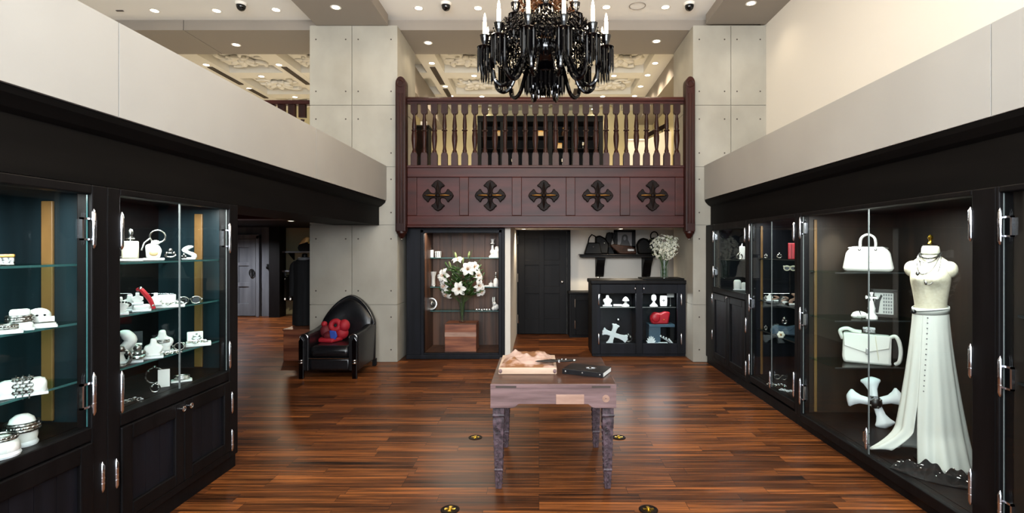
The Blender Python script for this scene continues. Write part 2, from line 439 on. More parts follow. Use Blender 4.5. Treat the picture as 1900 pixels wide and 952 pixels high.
# grey panelled door in the side room
d = struct(MB().box(-7.42, -6.80, 12.44, 12.5, .02, 1.86).build('door_1', M['grey_paint'], smooth=False))
b = MB()
X0, X1 = -7.42, -6.80
for x0, x1 in ((X0, X0+.2), (X1-.16, X1), (-7.21, -7.20)): b.box(x0, x1, 12.41, 12.45, .02, 1.86)
for z0, z1 in ((.02, .32), (.72, .82), (1.22, 1.3), (1.66, 1.86)): b.box(X0+.01, X1-.01, 12.413, 12.45, z0+.001, z1-.001)
struct(b.build('door_stile', M['grey_paint'], d, smooth=False, bevel=.004))
b = MB().box(X0-.09, X0-.01, 12.40, 12.5, 0, 1.95).box(X1+.01, X1+.09, 12.40, 12.5, 0, 1.95).box(X0-.09, X1+.09, 12.40, 12.5, 1.87, 1.97)
struct(b.build('door_frame', M['grey_paint'], d, smooth=False, bevel=.006))
b = MB().torus((-6.87, 12.375, 1.05), .06, .011, M=rot(x=PI/2), sy=1.5).box(-6.89, -6.85, 12.38, 12.41, .97, 1.13)
struct(b.build('door_handle', M['black'], d))

# black door at the end of the passage
d = struct(MB().box(-.415, .53, 9.88, 9.95, .01, 1.97).build('door_2', M['black_wood'], smooth=False))
b = MB()
for x0, x1 in ((-.40, -.27), (.39, .53), (.0, .10)): b.box(x0, x1, 9.86, 9.90, .01, 1.97)
for z0, z1 in ((.01, .30), (.78, .92), (1.32, 1.42), (1.82, 1.97)): b.box(-.39, .52, 9.863, 9.90, z0+.001, z1-.001)
struct(b.build('door_stile', M['black_wood'], d, smooth=False, bevel=.004))
b = MB()
for z in (.22, 1.0, 1.72): b.cyl((-.398, 9.85, z), (-.398, 9.85, z+.16), .013, n=8)
struct(b.build('door_hinge', M['steel'], d))
b = MB().ball((.44, 9.83, 1.0), (.03, .02, .03)).cyl((.44, 9.84, 1.0), (.44, 9.87, 1.0), .012)
struct(b.build('door_knob', M['old_silver'], d))
b = MB().box(.54, .60, 9.85, 9.95, 0, 1.985).box(-.42, .60, 9.85, 9.95, 1.965, 1.99)
struct(b.build('door_frame', M['black_wood'], d, smooth=False))

# ---- coffered ceiling of the upper room
CX = [-8.4+.0, -6.98, -5.56, -4.15, -2.74, -1.32, .10, 1.52]
CY = [9.66, 11.08, 12.5]
b = MB()
b.box(-8.6, 3.0, 8.6, 13.0, 5.27, 5.34)
for x in [c-.71 for c in CX]+[2.23]: b.box(x-.17, x+.17, 8.6, 13.0, 5.1, 5.27)
for y in (8.95, 10.37, 11.79): b.box(-8.6, 2.39, y-.17 if y > 9 else 8.6, y+.17, 5.103, 5.27)
b.box(2.401, 3.0, 8.6, 13.0, 5.1, 5.27)
struct(b.build('ceiling_upper', M['plaster'], smooth=False))
sbox('trim_14', M['taupe'], 2.42, 2.86, 8.6, 13.0, 4.74, 5.11)
sbox('trim_15', M['taupe'], -2.75, -2.36, 8.6, 13.0, 4.62, 5.11)
rnd = random.Random(4)
def relief(cx, cy):
    """cast plaster ornament: stepped tray, a rosette of petals and curling leaves"""
    r_ = random.Random(int(cx*100+cy*7)); sgn = r_.choice((-1, 1))
    b = MB(at(cx, cy, 5.27))
    b.box(-.50, .50, -.46, .46, -.04, 0).box(-.41, .41, -.38, .38, -.075, -.04)
    for k in range(7):
        a = 2*PI*k/7; b.ball((0, 0, 0), (.135, .07, .045), 14, 8, at(.13*cos(a), .13*sin(a), -.11) @ rot(z=a, y=.35))
    b.ball((0, 0, -.135), (.06, .06, .045), 14, 8)
    for k in range(4):
        a = PI/4+k*PI/2
        pts = []; rad = []
        for i in range(14):
            q = i/13; th = a+sgn*q*4.6; R = .15*(1-q)+.02
            pts.append((.27*cos(a)+R*cos(th), .25*sin(a)+R*sin(th), -.10-.02*q)); rad.append(.045*(1-.55*q))
        b.tube(pts, rad, 8)
        b.ball((.36*cos(a+.6), .32*sin(a+.6), -.085), (.09, .055, .035), 12, 6)
    return struct(b.build('trim_16', M['plaster'], angle=50))
for cy in CY:
    for cx in CX[2:]:
        if not (-3 < cx < -2): relief(cx, cy)
b = MB()
for x in (-2.03, -.61, .81, -4.86, -6.27):
    b.box(x-.05, x+.05, 9.86, 10.9, 5.085, 5.1) ; b.box(x-.05, x+.05, 11.2, 11.9, 5.085, 5.1)
struct(b.build('trim_17', M['slot'], smooth=False))

# ---- small lighting helpers of the place: side room and passage
def downlight(x, y, z, label, power=18, col=WARM, group='ceiling downlights', r=.055, spot=2.3):
    t = thing('recessed_downlight', label, 'ceiling light', (x, y, z), group=group)
    MB().lathe([(r*.92, -.001), (r*1.25, -.004), (r*1.3, .0), (r*.92, .004)], n=20).build('trim_ring', M['lamp_trim'], t)
    MB().lathe([(.001, -.002), (r*.5, -.0025), (r*.92, -.001), (r*.92, .003), (.001, .004)], n=20).build('lens', M['lamp_on'], t)
    if power: light('downlight_beam', 'SPOT', (0, 0, -.03), power, col, .05, spot=spot, blend=.8, parent=t)
    return t
g = 'downlights in the high ceiling'
for x, y, l in ((-5.46, 7.35, 'first downlight from the left in the high white ceiling'),
                (-4.58, 7.35, 'downlight left of the left dome camera in the high white ceiling'),
                (-3.72, 7.32, 'downlight right of the left dome camera beside the taupe ceiling beam'),
                (-1.69, 7.27, 'downlight left of the middle dome camera above the balcony'),
                (-.856, 7.27, 'downlight between the middle dome camera and the chandelier'),
                (.943, 7.24, 'ceiling downlight just right of the chandelier, beside the detector ring'),
                (1.77, 7.24, 'ceiling downlight between the detector ring and the right dome camera')):
    downlight(x, y, 5.018, l, 14, group=g)
g = 'downlights in the taupe beams'
for x, y, z, l in ((-2.71, 6.9, 4.858, 'downlight in the broad left taupe ceiling beam above the left pillar'),
                   (2.80, 6.83, 4.878, 'downlight in the right taupe ceiling beam above the right pillar'),
                   (-4.80, 8.2, 4.868, 'downlight in the taupe cross beam above the left gallery'),
                   (-3.55, 8.2, 4.868, 'downlight in the cross beam close to the left pillar, half hidden'),
                   (-1.74, 8.12, 4.868, 'downlight in the cross beam left of the chandelier above the balcony'),
                   (1.83, 8.06, 4.868, 'downlight in the cross beam right of the chandelier above the balcony')):
    downlight(x, y, z, l, 14, group=g)
g = 'downlights in the coffered ceiling'
rows = ('front', 'second', 'third', 'rear')
for x, col_ in ((-2.0, 'beside the leftmost slot vent behind the balcony'), (2.17, 'along the right edge of the coffered ceiling')):
    for y, q in zip((9.66, 10.33, 11.05, 11.75), rows):
        if x < 0 and q == 'second': continue
        downlight(x, y, 5.098, 'coffered ceiling downlight %s, %s one' % (col_, q), 60, group=g)
for x, y, l in ((-1.30, 10.37, 'coffered ceiling downlight between two plaster reliefs left of the chandelier'),
                (-1.30, 11.79, 'coffered ceiling downlight just above the rail left of centre'),
                (.08, 11.79, 'coffered ceiling downlight just above the rail under the chandelier'),
                (1.45, 11.79, 'coffered ceiling downlight just above the rail right of centre'),
                (1.50, 10.37, 'coffered ceiling downlight between two plaster reliefs right of the chandelier'),
                (-6.27, 9.75, 'left gallery ceiling downlight at the foremost left beside a slot vent'),
                (-4.90, 9.75, 'left gallery ceiling downlight between the two front plaster reliefs'),
                (-5.58, 10.40, 'left gallery ceiling downlight between front and rear plaster relief'),
                (-6.27, 11.2, 'left gallery ceiling downlight low at the edge of the white parapet'),
                (-5.58, 11.83, 'left gallery ceiling downlight behind the rear plaster relief'),
                (-4.15, 10.37, 'left gallery ceiling downlight hidden beside the left pillar'),
                (-1.30, 12.85, 'rear wall washer downlight left of the dark bookcase upstairs'),
                (1.35, 12.85, 'rear wall washer downlight right of the dark bookcase upstairs')):
    downlight(x, y, 5.098, l, 28 if y > 12.5 else 60, group=g)
downlight(-.27, 9.3, 1.988, 'downlight in the low white ceiling in front of the black door', 60, group=None if 0 else 'passage downlight', spot=2.6)
downlight(1.45, 9.2, 1.988, 'downlight in the low white ceiling over the wall shelf', 95, group='passage downlight', spot=2.6)
for x, y, l in ((-6.9, 11.2, 'added unseen side room downlight in front of the grey door'), (-5.0, 12.3, 'added unseen side room downlight over the clothes closet'),
                (-4.6, 9.6, 'added unseen side room downlight over the plank floor behind the left pillar')):
    downlight(x, y, 2.148, l, 320 if x < -6 else 26 if y > 12 else 230, (.95, .96, 1) if x < -6 else WARM, group='added side room downlights', spot=2.7)  # out-of-view lamps added to brighten the side room

def dome_camera(x, y, label):
    t = thing('dome_camera', label, 'security camera', (x, y, 5.02), group='dome cameras on the ceiling')
    MB().lathe([(.075, 0), (.075, -.018), (.066, -.034), (.06, -.036)], n=20).build('housing', M['lamp_trim'], t)
    MB().ball((0, 0, -.038), (.062, .062, .072), 16, 10).build('dome', M['dome'], t)
for x, l in ((-4.1, 'black dome camera on the white ceiling above the left gallery'),
             (-1.28, 'black dome camera on the ceiling left of the chandelier'),
             (2.07, 'black dome camera on the ceiling beside the right taupe beam')):
    dome_camera(x, 7.12, l)
t = tag(MB().torus((1.37, 7.2, 5.017), .11, .006, 30, 6).build('detector_ring', M['taupe']), 'thin round detector ring flush in the ceiling right of the chandelier', 'detector')
t = tag(MB().box(-6.0, -5.9, 7.33, 7.36, 5.01, 5.02).build('ceiling_sensor', M['slot'], bevel=.004), 'tiny dark slot sensor at the far left of the white ceiling', 'sensor')

# ================================================================ BALCONY
def ornate_cross(R):
    """outline of one flared cross with pointed lobed ends, counter-clockwise"""
    half = [(.17, .17), (.32, .15), (.48, .20), (.57, .32), (.60, .42), (.70, .43), (.77, .30), (.86, .27), (.94, .15), (1.02, .0)]
    arm = half + [(a, -w) for a, w in half[-2::-1]]
    arm = [(a, -w) for a, w in arm]
    pts = []
    for k in range(4):
        c_, s_ = cos(k*PI/2), sin(k*PI/2)
        for a, w in arm[:-1] if True else arm:
            pts.append((R*(a*c_-w*s_), R*(a*s_+w*c_)))
    return pts
def bone_cross(R, w=.16, long=1.0, tip=.34):
    half = [(w, w), (.5, w*.95), (.76, w*1.25), (.86, tip*.96), (.93, tip*1.05), (.98, tip*.7), (.97, tip*.4), (1.04, 0)]
    arm = half + [(a, -q) for a, q in half[-2::-1]]
    arm = [(a, -q) for a, q in arm]
    pts = []
    for k in range(4):
        c_, s_ = cos(k*PI/2), sin(k*PI/2)
        for a, q in arm[:-1]:
            if k == 0: a = a if a <= w else w+(a-w)*long
            pts.append((R*(a*c_-q*s_), R*(a*s_+q*c_)))
    return pts

bal = thing('balcony_front', 'dark mahogany balcony front with carved crosses and turned balusters between the pillars', 'balcony', (.09, 7.5, 1.978))
def bw(b, n, m, **k): return b.build(n, m, bal, world=True, **k)
Z0, Z1 = 1.978, 2.81
XA, XB = -1.90, 2.09
px = [(774, 853), (870, 950), (968, 1050), (1067, 1150), (1168, 1252)]
pan = [((a-VX)/F*7.5, (c-VX)/F*7.5) for a, c in px]
b = MB()
b.box(XA, XB, 7.46, 7.52, Z0, 2.115); b.box(XA, XB, 7.46, 7.52, 2.67, Z1)
e = [XA]+[v for p in pan for v in p]+[XB]
for i in range(0, len(e), 2): b.box(e[i], e[i+1], 7.46, 7.52, 2.115, 2.67)
bw(b, 'panel_frame', M['mahogany'], smooth=False, bevel=.008)
bw(MB().box(XA, XB, 7.44, 7.60, Z1-.005, Z1+.03), 'ledge', M['mahogany'], smooth=False, bevel=.006)
bw(MB().box(XA, XB, 7.44, 7.60, Z0-.035, Z0), 'bottom_moulding', M['mahogany'], smooth=False, bevel=.008)
for (x0, x1) in pan:
    bw(MB().box(x0-.01, x1+.01, 7.495, 7.515, 2.105, 2.68), 'recessed_panel', M['panel_plum'], smooth=False)
    xc, zc = (x0+x1)/2, 2.405
    cr = MB(at(xc, 7.497, zc)).prism(ornate_cross(.222), -.05, 0).build('carved_cross', M['carved'], bal, world=True, smooth=False, bevel=.014)
    cr['label'] = 'black carved flared cross'
    g = MB(at(xc, 7.44, zc))
    g.ball((0, 0, 0), (.035, .022, .035))
    for s_ in (-1, 1):
        g.tube([(s_*.03, 0, 0), (s_*.12, -.002, 0), (s_*.20, .008, 0)], [.014, .016, .004], 8)
        g.tube([(0, 0, s_*.03), (0, -.002, s_*.10), (0, .008, s_*.19)], [.016, .022, .005], 8)
    o = g.build('ridge', M['carved'], cr); o.location = (0, 0, 0)
    off = Vector(bal.location)
    for v in o.data.vertices: v.co = v.co-off
    g = MB(at(xc, 7.437, zc))
    for s_ in (-1, 1): g.tube([(s_*.035, -.008, 0), (s_*.11, -.014, .001), (s_*.17, -.004, .001)], [.006, .0105, .004], 8)
    o = g.build('gilt_line', M['gilt'], cr)
    for v in o.data.vertices: v.co = v.co-off
# rails and balusters
bw(MB().prism([(7.44, 3.765), (7.44, 3.80), (7.47, 3.83), (7.55, 3.83), (7.58, 3.80), (7.58, 3.765)], XA, XB, 'yz'), 'handrail', M['mahogany'], smooth=False, bevel=.006)
bw(MB().box(XA, XB, 7.475, 7.545, 3.735, 3.77), 'upper_rail', M['mahogany'], smooth=False)
prof_a = [(.034, 0), (.034, .02), (.03, .04), (.022, .06), (.028, .11), (.040, .22), (.041, .30), (.032, .38), (.040, .392), (.040, .408), (.028, .42), (.034, .47), (.026, .58), (.018, .66), (.026, .69)]
prof_b = [(.034, 0), (.030, .02), (.034, .035), (.026, .07), (.022, .12), (.027, .24), (.031, .36), (.026, .385), (.042, .395), (.042, .41), (.026, .42), (.031, .46), (.028, .58), (.020, .66), (.028, .69)]
def baluster_mesh(prof):
    q = MB().box(-.046, .046, -.03, .03, 0, .155).prism([(-.046, .155), (.046, .155), (.034, .19), (-.034, .19)], -.03, .03)
    q.lathe([(r, z*.82+.185) for r, z in prof], n=12)
    q.prism([(-.034, .75), (.034, .75), (.046, .775), (-.046, .775)], -.03, .03)
    q.box(-.046, .046, -.03, .03, .775, .90)
    return q
first = {}
for i in range(27):
    x = XA+.09+i*(XB-XA-.18)/26
    k = i % 2
    if k not in first:
        o = baluster_mesh((prof_a, prof_b)[k]).build('baluster', M['mahogany_v'], bal); first[k] = o
    else:
        o = first[k].copy(); COL.objects.link(o); o.parent = bal
    o.location = (x-.09, .01, 2.84-1.978)
# newel posts with rounded carved heads and a drop below
for x0, x1 in ((-2.045, -1.90), (2.09, 2.225)):
    w = x1-x0; xc = (x0+x1)/2
    pts = [(x0, 1.88), (x1, 1.88)] + [(xc+w/2*cos(a), 4.0+.095*sin(a)) for a in [PI*i/10 for i in range(11)]]
    nw = bw(MB().prism(pts, 7.36, 7.52), 'newel_post', M['mahogany_v'], smooth=False, bevel=.012)
    fl = MB()
    for dx in (-.04, 0, .04): fl.tube([(xc+dx, 7.358, 2.0), (xc+dx, 7.358, 3.85)], .011, 6)
    fl.torus((xc, 7.358, 3.99), .045, .012, 18, 6, rot(x=PI/2))
    o = fl.build('fluting', M['mahogany_v'], nw)
    for v in o.data.vertices: v.co -= off
    dr = MB().lathe([(.072, .09), (.074, .06), (.06, .045), (.05, .02), (.035, 0), (.02, -.015), (.001, -.02)], (xc, 7.43, 1.80), 16)
    o = dr.build('drop_finial', M['mahogany_v'], nw)
    for v in o.data.vertices: v.co -= off
    o = MB().ball((xc, 7.43, 1.772), .014, 10, 6).build('finial_tip', M['old_silver'], nw)
    for v in o.data.vertices: v.co -= off
    for zz in (3.78, 3.70): pass
# railing along the left gallery, seen behind the pillar
t = thing('gallery_railing', 'dark wooden railing of the left gallery behind the left pillar', 'railing', (-4.2, 7.75, 2.70))
b = MB().box(.80, .93, -.07, .07, 0, 1.30).prism([(.80, 1.30), (.93, 1.30), (.91, 1.38), (.865, 1.42), (.82, 1.38)], -.07, .07)
b.build('newel_post', M['mahogany_v'], t, smooth=False, bevel=.01)
MB().box(-3.0, .80, -.06, .06, 1.09, 1.15).build('handrail', M['mahogany'], t, smooth=False, bevel=.008)
MB().box(-3.0, .80, -.05, .05, .0, .08).build('bottom_rail', M['mahogany'], t, smooth=False, bevel=.006)
q = None
for i in range(16):
    if q is None:
        o = q = MB().box(-.05, .05, -.03, .03, .06, .25).lathe([(r*1.15, z*.9+.25) for r, z in prof_a], n=12).box(-.05, .05, -.03, .03, .9, 1.10).build('baluster', M['mahogany_v'], t)
    else:
        o = q.copy(); COL.objects.link(o); o.parent = t
    o.location = (.66-i*.155, 0, 0)

# ---- upstairs furniture behind the balusters
t = thing('dark_bookcase', 'tall black bookcase with lit shelves against the cream upstairs wall', 'bookcase', (.07, 12.62, 2.70))
b = MB()
for x in (-1.50, -.95, -.40, .20, .76, 1.42): b.box(x-.05, x+.05, -.2, .33, 0, 2.0)
b.box(-1.55, 1.47, -.22, .33, 1.98, 2.12); b.box(-1.55, 1.47, -.2, .33, 0, .1)
b.build('carcass', M['black'], t, smooth=False, bevel=.006)
MB().box(-1.5, 1.42, .30, .33, .1, 2.0).build('back_panel', M['black_wood'], t, smooth=False)
for z in (.55, .95, 1.35, 1.65): MB().box(-1.5, 1.42, -.15, .30, z-.015, z).build('shelf', M['black_wood'], t, smooth=False)
r_ = random.Random(8)
for x, z, k in ((-1.15, 1.35, 0), (-1.05, 1.65, 1), (-.72, .95, 2), (-.15, 1.35, 0), (-.02, 1.65, 1), (.05, .95, 2), (.42, 1.35, 1), (.52, 1.65, 0), (.50, .95, 2), (.30, .55, 0), (1.0, 1.35, 2), (-.2, .55, 1)):
    nm = ('bottle', 'box', 'silver_cup')[k]
    lab = ('amber glass bottle', 'small tan box', 'silver cup')[k]
    pos = {(-1.15): 'left bay', (-1.05): 'left bay', (-.72): 'second bay', (1.0): 'right bay', (-.15): 'third bay', (-.02): 'third bay', (.05): 'third bay', (-.2): 'third bay'}.get(x, 'fourth bay')
    hh = {1.65: 'on the top shelf', 1.35: 'on the second shelf', .95: 'on the third shelf', .55: 'on the lowest shelf'}[z]
    tt = thing(nm, '%s %s, %s of the upstairs bookcase' % (lab, hh, pos), nm.replace('silver_', ''), (.07+x, 12.58, 2.70+z), group='ornaments in the upstairs bookcase')
    if k == 0:
        MB().lathe([(.001, 0), (.045, 0), (.048, .08), (.045, .11), (.016, .15), (.015, .19), (.02, .195), (.001, .2)], n=12).build('body', M['amber_glass'], tt)
        MB().lathe([(.018, .195), (.02, .22), (.001, .225)], n=10).build('stopper', M['gilt'], tt)
    elif k == 1:
        MB().box(-.07, .07, -.05, .05, 0, .13).build('body', M['tan'], tt, bevel=.006)
        MB().box(-.073, .073, -.053, .053, .11, .145).build('lid', M['gilt'], tt, bevel=.006)
    else:
        MB().lathe([(.03, 0), (.034, .005), (.01, .02), (.01, .06), (.04, .09), (.05, .16), (.046, .16), (.03, .09), (.001, .08)], n=12).build('bowl', M['silver'], tt)
t = thing('stair_parapet', 'white stair parapet with dark sloping handrail upstairs behind the right balusters', 'stair parapet', (2.2, 11.0, 2.70))
MB().prism([(-.35, 0), (.60, 0), (.60, 1.42), (.42, 1.40), (.05, 1.22), (-.35, 1.22)], -.06, .06).build('panel', M['white_wall'], t, smooth=False, bevel=.01)
MB().prism([(-.37, 1.22), (.03, 1.22), (.03, 1.25), (-.37, 1.25)], -.08, .08).build('coping', M['white'], t, smooth=False, bevel=.006)
MB().prism([(.04, 1.26), (.50, 1.50), (.50, 1.60), (.04, 1.36)], -.05, .05).build('handrail', M['carved'], t, smooth=False, bevel=.012)
for x in (.10, .42): MB().cyl((x, 0, 1.2), (x, 0, 1.34+(x-.04)*.52), .012).build('rail_post', M['black'], t)
t = thing('slim_cabinet', 'slim black cabinet standing upstairs behind the left newel post', 'cabinet', (-2.32, 10.4, 2.70))
MB().box(-.13, .13, -.15, .15, .05, 1.34).build('body', M['black_wood'], t, smooth=False, bevel=.01)
MB().box(-.15, .15, -.17, .17, 1.34, 1.38).build('top', M['black_wood'], t, smooth=False, bevel=.008)
MB().box(-.14, .14, -.16, .16, 0, .05).build('plinth', M['black_wood'], t, smooth=False, bevel=.006)
MB().box(-.11, .11, -.157, -.15, .75, 1.28).build('door', M['carved'], t, smooth=False, bevel=.004)
t = thing('white_card', 'white card leaning on top of the slim black cabinet upstairs', 'card', (-2.30, 10.35, 4.08))
MB().box(-.07, .06, -.004, .004, 0, .10).build('sheet', M['page'], t, bevel=.001)
MB().prism([(.004, 0), (.05, 0), (.004, .07)], -.02, .02, 'yz').build('prop', M['page'], t, smooth=False)

# ================================================================ CHANDELIER
ch = thing('chandelier', 'huge black crystal chandelier with lit candle arms hanging above the table', 'chandelier', (.055, 4.5, 3.2))
MB().lathe([(.001, -.01), (.09, .0), (.16, .05), (.205, .13), (.21, .19), (.19, .20), (.10, .19), (.001, .18)], n=28).build('bowl', M['black_glass'], ch)
MB().lathe([(.03, -.06), (.06, -.05), (.145, -.055), (.15, -.045), (.07, -.03), (.04, -.01), (.05, .0)], n=24).build('lower_tray', M['black_glass'], ch)
MB().lathe([(.05, .18), (.07, .22), (.045, .28), (.12, .34), (.15, .36), (.05, .37), (.04, .45), (.10, .50), (.15, .55), (.17, .60), (.06, .60), (.04, .66), (.08, .70), (.12, .74), (.05, .76),
            (.03, .85), (.07, .92), (.03, 1.0), (.02, 1.15), (.02, 1.2)], n=20).build('stem', M['amber_glass'], ch)
MB().tube([(0, 0, 1.18), (0, 0, 1.80)], .012, 8).lathe([(.09, 1.79), (.085, 1.815), (.001, 1.82)], n=20).build('hanging_rod', M['black'], ch)
def prism_drop(b, x, y, z, l, w, a=0):
    ring = [(w*cos(a+k*PI/2), w*sin(a+k*PI/2)) for k in range(4)]
    b.rings([[Vector((x+p*.5, y+q*.5, z)) for p, q in ring], [Vector((x+p, y+q, z-l*.12)) for p, q in ring], [Vector((x+p, y+q, z-l*.82)) for p, q in ring], [Vector((x+p*.1, y+q*.1, z-l)) for p, q in ring]])
rn = random.Random(11)
b = MB()
for R, n, z, l in ((.148, 24, -.05, .165), (.09, 14, -.06, .17), (.20, 40, .12, .07), (.12, 24, -.052, .12), (.44, 60, .20, .10), (.33, 50, .26, .12)):
    for i in range(n):
        a = 2*PI*i/n
        prism_drop(b, R*cos(a), R*sin(a), z, l*rn.uniform(.88, 1.05), .010, a)
o = b.build('crystal_fringe', M['black_glass'], ch, smooth=False); o['kind'] = 'stuff'
b = MB()
def bead(b, p, r):
    x, y, z = p
    b.add([(x+r, y, z), (x-r, y, z), (x, y+r, z), (x, y-r, z), (x, y, z+r*1.4), (x, y, z-r*1.4)], [(0,2,4), (2,1,4), (1,3,4), (3,0,4), (2,0,5), (1,2,5), (3,1,5), (0,3,5)])
for i in range(2600):
    a = rn.uniform(0, 2*PI); q = rn.random()
    R = .14+.36*math.sqrt(q); z = .17+.20*(1-(R/.52)**2)+rn.uniform(-.11, .09)
    bead(b, (R*cos(a), R*sin(a), z), rn.uniform(.006, .015))
# swags of beads between tiers
for k in range(12):
    a = 2*PI*(k+.5)/12
    for i in range(22):
        t_ = i/21; R = .50*(1-t_)+.14*t_; z = .20*(1-t_)+.62*t_-.10*sin(PI*t_)
        bead(b, (R*cos(a), R*sin(a), z), .010)
o = b.build('crystal_beads', M['black_glass'], ch, smooth=False); o['kind'] = 'stuff'
b = MB()
for i in range(1100):
    a = rn.uniform(0, 2*PI); z = rn.uniform(.40, .95); R = rn.uniform(.12, .30)*(1-.35*(z-.4))
    bead(b, (R*cos(a), R*sin(a), z), rn.uniform(.008, .017))
o = b.build('amber_beads', M['amber_glass'], ch, smooth=False); o['kind'] = 'stuff'
def make_arm(pts, tip, hang, name='candle_arm'):
    arm = MB().stube(pts, [.018]*(len(pts)-1)+[.013], 8, 4)
    # twisted rope ridges along the glass arm
    arm = arm.build(name, M['black_glass'], ch)
    x, z = tip
    MB().lathe([(.02, -.03), (.05, -.012), (.066, .0), (.06, .006), (.028, .0), (.022, .03), (.034, .06), (.042, .10), (.038, .10), (.001, .09)], (x, 0, z), 16).build('drip_cup', M['black_glass'], arm)
    f = MB()
    for i in range(18):
        a = 2*PI*i/18; q = .058 if i % 2 else .040
        prism_drop(f, x+q*cos(a), q*sin(a), z-.002, hang*(1 if i % 3 else .78), .0075, a)
    f.build('hanging_prisms', M['black_glass'], arm, smooth=False)
    MB().cyl((x, 0, z+.09), (x, 0, z+.215), .0165, .0155, 12).build('candle', M['candle'], arm)
    MB().lathe([(.001, .212), (.009, .217), (.013, .235), (.009, .26), (.003, .285), (.001, .29)], (x, 0, z), 10).build('flame_bulb', M['flame'], arm)
    light('candle_glow', 'POINT', (x, 0, z+.32), 6.5, (1, .78, .5), .03, parent=arm)
    return arm
def spread(arm, n, ph):
    for i in range(n):
        o = arm
        if i:
            o = arm.copy(); COL.objects.link(o); o.parent = ch
            for c in list(arm.children):
                q = c.copy(); COL.objects.link(q); q.parent = o
        o.rotation_euler = (0, 0, ph+2*PI*i/n)
low = make_arm([(.16, 0, .14), (.22, 0, .08), (.27, 0, -.03), (.32, 0, -.13), (.38, 0, -.165), (.44, 0, -.13), (.46, 0, -.05), (.49, 0, .02), (.53, 0, .07), (.53, 0, .11)], (.53, .14), .215)
spread(low, 12, PI/12)
up = make_arm([(.05, 0, .40), (.12, 0, .33), (.20, 0, .29), (.26, 0, .33), (.29, 0, .38)], (.29, .41), .13, 'upper_candle_arm')
spread(up, 6, PI/6)
top = make_arm([(.05, 0, .68), (.10, 0, .63), (.16, 0, .64), (.18, 0, .68)], (.18, .70), .10, 'top_candle_arm')
spread(top, 4, PI/4)

# ================================================================ TABLE
TX0, TX1, TY0, TY1, TZ = -.328, .523, 3.5, 4.35, .73
tb = thing('display_table', 'greyed lilac wooden table with carved tapering legs in the middle of the floor', 'table', (.0975, 3.925, 0))
w, dpt = (TX1-TX0)/2, (TY1-TY0)/2
MB().box(-w, w, -dpt, dpt, TZ-.03, TZ).build('tabletop', M['table_top'], tb, smooth=False, bevel=.004)
MB().box(-w-.001, w+.001, -dpt-.003, -dpt+.012, TZ-.031, TZ-.002).build('front_edge', M['table_grey'], tb, smooth=False, bevel=.002)
def apron(y0, y1, vert=False):
    z1, za, zb = TZ-.03, TZ-.165, TZ-.138
    pts = [(-w, z1), (-w, za), (-w+.145, za), (-w+.165, za+.006), (-w+.19, zb), (w-.19, zb), (w-.165, za+.006), (w-.145, za), (w, za), (w, z1)]
    return MB().prism(pts, y0, y1, 'yz' if vert else 'xz')
apron(-dpt, -dpt+.03).build('front_apron', M['table_grey'], tb, smooth=False, bevel=.003)
apron(dpt-.03, dpt).build('back_apron', M['table_grey'], tb, smooth=False, bevel=.003)
apron(-w, -w+.03, True).build('side_apron', M['table_grey'], tb, smooth=False)
apron(w-.03, w, True).build('side_apron', M['table_grey'], tb, smooth=False)
MB().box(.018, .208, -dpt-.004, -dpt+.01, TZ-.137, TZ-.072).build('inlaid_patch', M['pale_patch'], tb, smooth=False, bevel=.002)['label'] = 'pale pinkish inlaid wood patch'
for x0, x1 in ((-w+.035, -w+.175), (w-.165, w-.04)):
    MB().box(x0, x1, -dpt-.005, -dpt+.01, TZ-.026, TZ-.013).build('edge_slot', M['slot'], tb, smooth=False)
kn = MB()
for i in range(7): kn.torus((w-.07, -dpt-.001, TZ-.10), .006+.003*i, .0016, 18, 5, rot(x=PI/2))
kn.build('carved_knot', M['pale_patch'], tb)
leg0 = None
for sx in (-1, 1):
    for sy in (-1, 1):
        if leg0 is None:
            q = MB()
            def sq(h, z): return [Vector((-h, -h, z)), Vector((h, -h, z)), Vector((h, h, z)), Vector((-h, h, z))]
            q.rings([sq(.039, .60), sq(.039, .515), sq(.043, .512), sq(.043, .503), sq(.038, .498), sq(.039, .46), sq(.034, .40), sq(.030, .25), sq(.027, .14), sq(.031, .135), sq(.031, .128), sq(.026, .122), sq(.021, .01), sq(.020, 0)])
            leg0 = o = q.build('leg', M['table_leg'], tb, smooth=False, bevel=.003)
            # raised scrollwork on every face
            cv = MB(); cd = MB(); rr = random.Random(3)
            for f in range(4):
                Mx = rot(z=f*PI/2)
                for i in range(17):
                    z = .455-i*.019; hw = .022+.012*(z/.46)
                    face = -(.0205+(z/.46)*.0165)
                    sgn = 1 if i % 2 else -1
                    c = Mx @ Vector((sgn*.009, face, z))
                    pts = [c + Mx @ Vector((sgn*(.011-.009*k/9)*cos(k*.75), -.002, (.012-.009*k/9)*sin(k*.75))) for k in range(10)]
                    cv.tube(pts, .0034, 5)
                for i in range(4):
                    z = .11-i*.026
                    cd.ball(Mx @ Vector((0, -(.0205+(z/.46)*.013), z)), (.007, .007, .010), 8, 5)
            cvo = cv.build('carving', M['table_leg'], o); cdo = cd.build('carved_beads', M['table_leg'], o)
        else:
            o = leg0.copy(); COL.objects.link(o); o.parent = tb
            for q_ in (cvo, cdo):
                c = q_.copy(); COL.objects.link(c); c.parent = o
        o.location = (sx*(w-.052), sy*(dpt-.06), 0)
